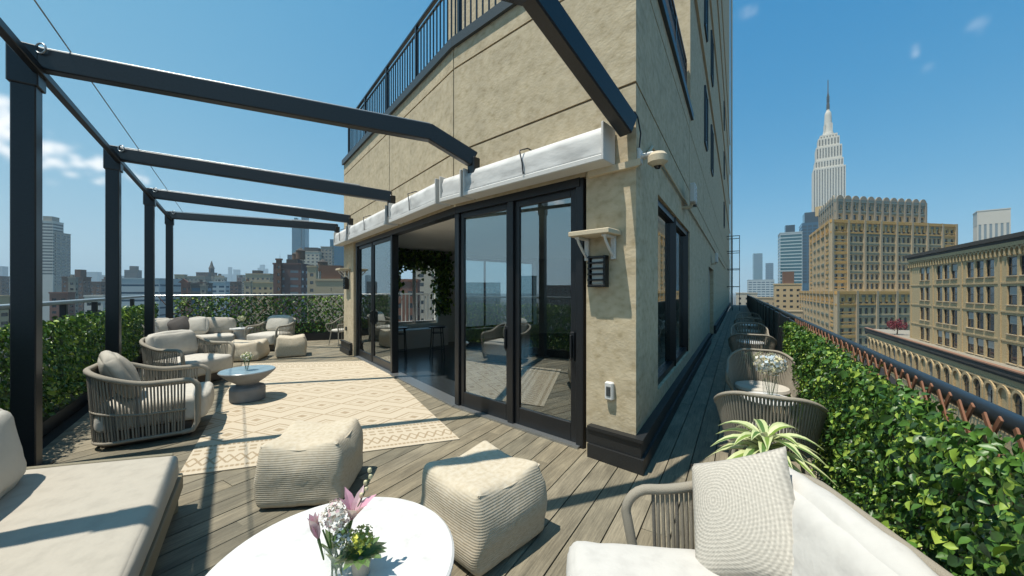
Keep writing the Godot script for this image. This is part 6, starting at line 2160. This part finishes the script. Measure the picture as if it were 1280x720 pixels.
func daybed() -> void:
	# low slatted daybed along the hedge; its ends are cut at the slant of the terrace edge
	var t := thing("daybed", "low daybed with a long beige mattress beside the first pergola post", "daybed", V(-2.42, 0, 2.69))
	var u := Vector3(0.575, 0, 0.818)          # along the bed towards the camera
	var v := Vector3(-0.965, 0, 0.262)         # from the front edge to the back
	var slant := func(p: Vector3) -> Vector3: return u * p.x + v * p.z + Vector3.UP * p.y
	var L := 2.3
	var W := 0.98
	var m := soft(Vector3(L, 0.17, W), 0.045, 0.012, 0.010, 6, 18)
	for i in m.v.size(): m.v[i] = slant.call(m.v[i] + Vector3(L * 0.5 + 0.05, 0.345, W * 0.5))
	m.smooth()
	part("mattress", m, M.cushion_tan, t)
	m = Mb.new()
	m.cbox(Vector3(L * 0.5 + 0.02, 0.20, W * 0.5), Vector3(L + 0.10, 0.11, W + 0.02), 0.006)
	for i in m.v.size(): m.v[i] = slant.call(m.v[i])
	part("frame", m, M.frame_wood, t)
	m = Mb.new()
	m.cbox(Vector3(-0.005, 0.335, W * 0.52), Vector3(0.05, 0.15, W * 0.94), 0.006)
	for i in m.v.size(): m.v[i] = slant.call(m.v[i])
	part("end_board", m, M.frame_wood, t)
	for e in [[0.06, 0.06], [L - 0.1, 0.06], [0.06, W - 0.06], [L - 0.1, W - 0.06]]:
		m = Mb.new()
		m.cbox(slant.call(Vector3(e[0], 0.075, e[1])), Vector3(0.07, 0.15, 0.07), 0.004)
		part("leg", m, M.frame_wood, t)
	for k in 2:
		m = soft(Vector3(0.84, 0.46, 0.20), 0.075, 0.045, 0.02, 60 + k, 14)
		var bs := Basis(Vector3.RIGHT, 0.22)
		for i in m.v.size(): m.v[i] = slant.call(bs * m.v[i] + Vector3(0.66 + 0.88 * k, 0.66, W - 0.10))
		m.smooth()
		part("back_cushion", m, M.cushion, t)


func corner_sofa() -> void:
	var t := thing("corner_sofa", "pale corner sofa with loose pillows in the far corner of the deck", "sofa", V(-8.35, 0, 9.55), facing(0.55, -0.84))
	var m := Mb.new()
	m.cbox(Vector3(0, 0.12, 0), Vector3(1.9, 0.16, 0.82), 0.01)
	m.cbox(Vector3(-0.62, 0.121, 0.75), Vector3(0.80, 0.158, 0.9), 0.01)
	part("base", m, M.rope_dark, t)
	part("seat_cushion", soft(Vector3(1.86, 0.24, 0.80), 0.05, 0.015, 0.01, 70, 12), M.cushion, t, Transform3D(Basis.IDENTITY, Vector3(0, 0.31, 0.02)))
	part("seat_cushion", soft(Vector3(0.78, 0.235, 0.86), 0.05, 0.015, 0.01, 71, 10), M.cushion, t, Transform3D(Basis.IDENTITY, Vector3(-0.62, 0.31, 0.80)))
	for k in 2:
		part("back_cushion", soft(Vector3(0.88, 0.42, 0.20), 0.07, 0.04, 0.02, 72 + k, 10), M.cushion_tan, t, Transform3D(Basis(Vector3.RIGHT, -0.2), Vector3(-0.46 + 0.92 * k, 0.62, -0.32)))
	part("back_cushion", soft(Vector3(0.20, 0.42, 0.9), 0.07, 0.04, 0.02, 75, 10), M.cushion_tan, t, Transform3D(Basis(Vector3.BACK, 0.15), Vector3(-0.93, 0.62, 0.6)))
	var i := 0
	for e in [[-0.55, 0.0, 0.6, "cushion"], [-0.2, -0.05, 0.2, "cushion_dark"], [0.12, -0.08, -0.15, "cushion"], [-0.72, 0.5, 1.2, "cushion_white"]]:
		part("pillow", soft(Vector3(0.44, 0.42, 0.14), 0.05, 0.05, 0.012, 80 + i, 10), M[e[3]], t, Transform3D(Basis(Vector3.UP, e[2]) * Basis(Vector3.RIGHT, -0.35) * Basis(Vector3.BACK, 0.5 if i % 2 else 0.1), Vector3(e[0], 0.66, e[1])))
		i += 1


# ---------------------------------------------------------------- wall fittings
func make_wall_fittings() -> void:
	var s := shell(0.0)
	var A: Vector2 = s[1]; var B: Vector2 = s[2]; var E: Vector2 = s[3]
	var turn_a := atan2(A.x - B.x, -(A.y - B.y)) - PI * 0.5          # local +x to the corner, +z out of the door wall
	var turn_b := atan2(B.x - E.x, -(B.y - E.y)) - PI * 0.5
	var inw := Vector2(-WALK.y, WALK.x)
	var turn_r := atan2(WALK.x, -WALK.y) - PI * 0.5                   # local +x along the walkway, +z out of the side wall
	for e in [[A.lerp(B, 0.135), turn_a, "cream bracket shelf over the louvred lamp on the corner pilaster", "black louvred wall lamp on the corner pilaster"], [B.lerp(E, 0.93), turn_b, "cream bracket shelf on the far end pilaster", "black louvred wall lamp on the far end pilaster"]]:
		var t := thing("bracket_shelf", e[2], "shelf", P(e[0], 2.10), e[1])
		var m := Mb.new()
		m.cbox(Vector3(0, 0.03, 0.125), Vector3(0.42, 0.045, 0.25), 0.006)
		part("board", m, M.trim_cream, t)
		for x in [-0.14, 0.14]:
			m = Mb.new()
			m.cbox(Vector3(x, -0.10, 0.02), Vector3(0.045, 0.22, 0.03), 0.004)
			m.tube([Vector3(x, 0.0, 0.20), Vector3(x, -0.05, 0.17), Vector3(x, -0.12, 0.10), Vector3(x, -0.18, 0.03)], 0.014, 6)
			m.cbox(Vector3(x, -0.004, 0.11), Vector3(0.045, 0.022, 0.20), 0.004)
			part("bracket", m, M.white_paint, t)
		t = thing("wall_lamp", e[3], "wall lamp", P(e[0], 1.66), e[1])
		m = Mb.new()
		m.cbox(Vector3(0, 0.12, 0.012), Vector3(0.17, 0.30, 0.022), 0.004)
		for x in [-0.08, 0.08]:
			m.cbox(Vector3(x, 0.12, 0.055), Vector3(0.014, 0.30, 0.08), 0.003)
		part("housing", m, M.black_metal, t)
		m = Mb.new()
		m.cbox(Vector3(0, 0.12, 0.045), Vector3(0.13, 0.25, 0.05), 0.01)
		part("diffuser", m, M.lamp_glass, t)
		for k in 6:
			m = Mb.new()
			m.cbox(Vector3(0, -0.015 + k * 0.054, 0.085), Vector3(0.185, 0.018, 0.035), 0.003)
			part("louvre", m, M.black_metal, t)
	# doorbell / socket boxes
	var bx := thing("intercom_box", "pale intercom box low on the corner pilaster", "intercom", P(A.lerp(B, 0.095), 0.66), turn_a)
	var m2 := Mb.new()
	m2.cbox(Vector3(0, 0, 0.025), Vector3(0.085, 0.17, 0.05), 0.012)
	part("case", m2, M.white_paint, bx)
	m2 = Mb.new()
	m2.cbox(Vector3(0, 0.0, 0.05), Vector3(0.045, 0.09, 0.012), 0.004)
	part("cover", m2, M.cap_metal, bx)
	m2 = Mb.new()
	m2.cbox(Vector3(0, 0, 0.02), Vector3(0.06, 0.10, 0.04), 0.008)
	solid("socket_box", m2, M.cap_metal, "small grey socket box on the far end pilaster", "socket", P(B.lerp(E, 0.95), 0.62), turn_b)
	# security camera at the corner
	var c := thing("security_camera", "white dome security camera on the wall corner under the beam end", "camera", P(A + WALK * 0.10, 2.80), turn_r)
	m2 = Mb.new()
	m2.cbox(Vector3(-0.02, 0.02, 0.015), Vector3(0.11, 0.13, 0.03), 0.006)
	m2.tube([Vector3(-0.02, 0.02, 0.02), Vector3(-0.02, 0.03, 0.12), Vector3(-0.02, 0.0, 0.17)], 0.022, 8)
	part("bracket", m2, M.white_paint, c)
	m2 = Mb.new()
	m2.lathe(Vector3(-0.02, -0.06, 0.17), [[0.0, -0.035], [0.05, -0.03], [0.085, 0.0], [0.085, 0.055], [0.06, 0.085], [0.0, 0.095]], 24)
	part("dome", m2, M.trim_cream, c)
	m2 = Mb.new()
	m2.lathe(Vector3(-0.02, -0.06, 0.17), [[0.0, -0.06], [0.02, -0.055], [0.034, -0.033]], 16)
	part("lens", m2, M.lens, c)
	m2 = Mb.new()
	m2.tube([Vector3(-0.03, 0.08, 0.012), Vector3(-0.05, 0.22, 0.03), Vector3(-0.12, 0.34, 0.02), Vector3(-0.16, 0.38, 0.0)], 0.007, 5)
	part("cable", m2, M.black_metal, c)
	# flood lights on the side wall
	for e in [[6.05, 3.02, "grey twin floodlight high on the side wall past the corner", 1.0], [12.4, 2.55, "white floodlight box over the dark side door", 1.0]]:
		var p: Vector2 = A + WALK * (e[0] - 3.3) / WALK.y
		c = thing("flood_light", e[2], "floodlight", P(p, e[1]), turn_r)
		m2 = Mb.new()
		m2.cbox(Vector3(-0.02, 0.14, 0.16), Vector3(0.26, 0.30, 0.08), 0.012)
		part("head", m2, M.white_paint, c)
		m2 = Mb.new()
		m2.cbox(Vector3(0.24, 0.12, 0.15), Vector3(0.16, 0.26, 0.08), 0.012)
		part("head", m2, M.cap_metal, c)
		m2 = Mb.new()
		m2.tube([Vector3(0.02, -0.06, 0.0), Vector3(0.02, -0.06, 0.12), Vector3(0.02, 0.04, 0.15)], 0.03, 8)
		part("arm", m2, M.trim_cream, c)
		m2 = Mb.new()
		for k in 4:
			m2.cbox(Vector3(-0.02, 0.04 + k * 0.065, 0.203), Vector3(0.20, 0.035, 0.008), 0.002)
		part("lamp_glass", m2, M.lamp_glass, c)
	# conduit along the side wall
	m2 = Mb.new()
	m2.tube([P(A + WALK * 0.25 - inw * 0.025, 2.86), P(A + WALK * 0.6 - inw * 0.025, 3.08), P(A + WALK * 26.0 - inw * 0.025, 3.08)], 0.018, 6)
	solid("conduit", m2, M.trim_cream, "thin conduit running along the shaded side wall", "conduit")


# ---------------------------------------------------------------- room behind the doors
func make_interior() -> void:
	var s := shell(0.26)
	var s2 := shell(0.2)
	var poly := [s[1], s[2], s[3], GEND + Vector2(0.1, -0.3), Vector2(7.3, 13.6)]
	var m := Mb.new()
	m.prism([s2[1], s2[2], s2[3], GEND + Vector2(0.2, -0.2), Vector2(7.4, 13.9)], -0.02, 0.012)
	struct_of("room_floor", m, M.dark_floor)
	m = Mb.new()
	m.prism(poly, 2.765, 2.94)
	struct_of("room_ceiling", m, M.ceiling_white)
	# back partition closing the room towards the tower
	m = Mb.new()
	m.prism([GEND + Vector2(0.0, -0.35), Vector2(7.3, 13.6), Vector2(7.3, 13.9), GEND + Vector2(0.0, 0.0)], 0.0, 2.95)
	struct_of("room_wall", m, M.plaster)
	# far window frame
	var E: Vector2 = shell(0.1)[3]
	var G := GEND
	var fw := thing("far_window", "white framed window seen through the open doorway", "window")
	m = Mb.new()
	var f0 := E.lerp(G, 0.155)
	var f1 := E.lerp(G, 0.37)
	for k in 3:
		var p := f0.lerp(f1, k / 2.0)
		m.bar(P(p, 0.62), P(p, 2.55), 0.08, 0.08)
	m.bar(P(f0, 0.66), P(f1, 0.66), 0.085, 0.08)
	m.bar(P(f0, 2.51), P(f1, 2.51), 0.085, 0.08)
	part("frame", m, M.white_paint, fw)
	m = Mb.new()
	m.quad(P(f0, 0.7), P(f1, 0.7), P(f1, 2.47), P(f0, 2.47), Vector3(0.6, 0, 0.8))
	part("pane", m, M.pane, fw)
	var sw := thing("garden_window", "tall black framed window in the end wall right of the garland", "window")
	m = Mb.new()
	var h0 := E.lerp(G, 0.47)
	var h1 := E.lerp(G, 0.94)
	for k in 4:
		m.bar(P(h0.lerp(h1, k / 3.0), 0.35), P(h0.lerp(h1, k / 3.0), 2.65), 0.07, 0.07)
	m.bar(P(h0, 0.39), P(h1, 0.39), 0.075, 0.07)
	m.bar(P(h0, 2.61), P(h1, 2.61), 0.075, 0.07)
	part("frame", m, M.black_metal, sw)
	m = Mb.new()
	m.quad(P(h0, 0.42), P(h1, 0.42), P(h1, 2.58), P(h0, 2.58), Vector3(0.6, 0, 0.8))
	part("pane", m, M.pane, sw)
	# leafy garland over it
	var gt := thing("leaf_garland", "green leafy garland draped round the far window", "garland", P(f0, 0))
	var inn := Vector2(0.61, -0.79)
	var lm := leaf_mesh(0.4, 0.2, 0.7)
	var wh := []
	var tn := []
	for i in 2200:
		var k := rng.randf()
		var p := Vector2.ZERO
		var h := 0.0
		if k < 0.55:
			p = f0.lerp(f1, rng.randf_range(-0.1, 1.15)); h = 2.45 + rng.randfn() * 0.16
		elif k < 0.9:
			p = f0.lerp(f1, 1.02 + rng.randfn() * 0.10); h = rng.randf_range(0.9, 2.5)
		else:
			p = f0.lerp(f1, 0.05 + rng.randfn() * 0.05); h = rng.randf_range(1.5, 2.5)
		p += inn * (0.30 + rng.randfn() * 0.09)
		wh.append(Transform3D(Basis.from_euler(Vector3(rng.randf() * TAU, rng.randf() * TAU, rng.randf() * TAU)).scaled(Vector3.ONE * rng.randf_range(0.08, 0.15)), P(p, minf(h, 2.7)) - gt.position))
		tn.append(leaf_tint())
	many("foliage", lm, M.leaf, gt, wh, tn)
	m = Mb.new()
	m.tube([P(f0 + inn * 0.26, 1.5) - gt.position, P(f0 + inn * 0.26, 2.45) - gt.position, P(f1 + inn * 0.26, 2.45) - gt.position, P(f1 + inn * 0.26, 0.95) - gt.position], 0.02, 6)
	part("vine", m, M.stem, gt)
	# low bench wall and bar stools
	m = Mb.new()
	m.prism([f0 + inn * 0.30, f1 + inn * 0.30, f1 + inn * 0.72, f0 + inn * 0.72], 0.013, 0.52)
	solid("window_bench", m, M.white_paint, "long white bench under the far window", "bench")
	for e in [[-2.55, 8.35, "black metal bar stool left of the pair inside the doorway"], [-1.75, 8.6, "black metal bar stool right of the pair inside the doorway"]]:
		var t := thing("bar_stool", e[2], "bar stool", V(e[0], 0.012, e[1]), 0.4, "bar stools inside the doorway")
		m = Mb.new()
		m.lathe(Vector3.ZERO, [[0.0, 0.72], [0.19, 0.72], [0.20, 0.735], [0.19, 0.75], [0.0, 0.75]], 20)
		part("seat", m, M.black_metal, t)
		for k in 4:
			var an := k * PI / 2 + PI / 4
			m = Mb.new()
			m.tube([Vector3(cos(an) * 0.15, 0.72, sin(an) * 0.15), Vector3(cos(an) * 0.20, 0.0, sin(an) * 0.20)], 0.013, 6)
			part("leg", m, M.black_metal, t)
		m = Mb.new()
		for h in [0.22, 0.60]:
			for k in 4:
				var a0 := k * PI / 2 + PI / 4
				var r := lerpf(0.20, 0.15, h / 0.72)
				m.tube([Vector3(cos(a0) * r, h, sin(a0) * r), Vector3(cos(a0 + PI / 2) * r, h, sin(a0 + PI / 2) * r)], 0.009, 5)
		part("braces", m, M.black_metal, t)
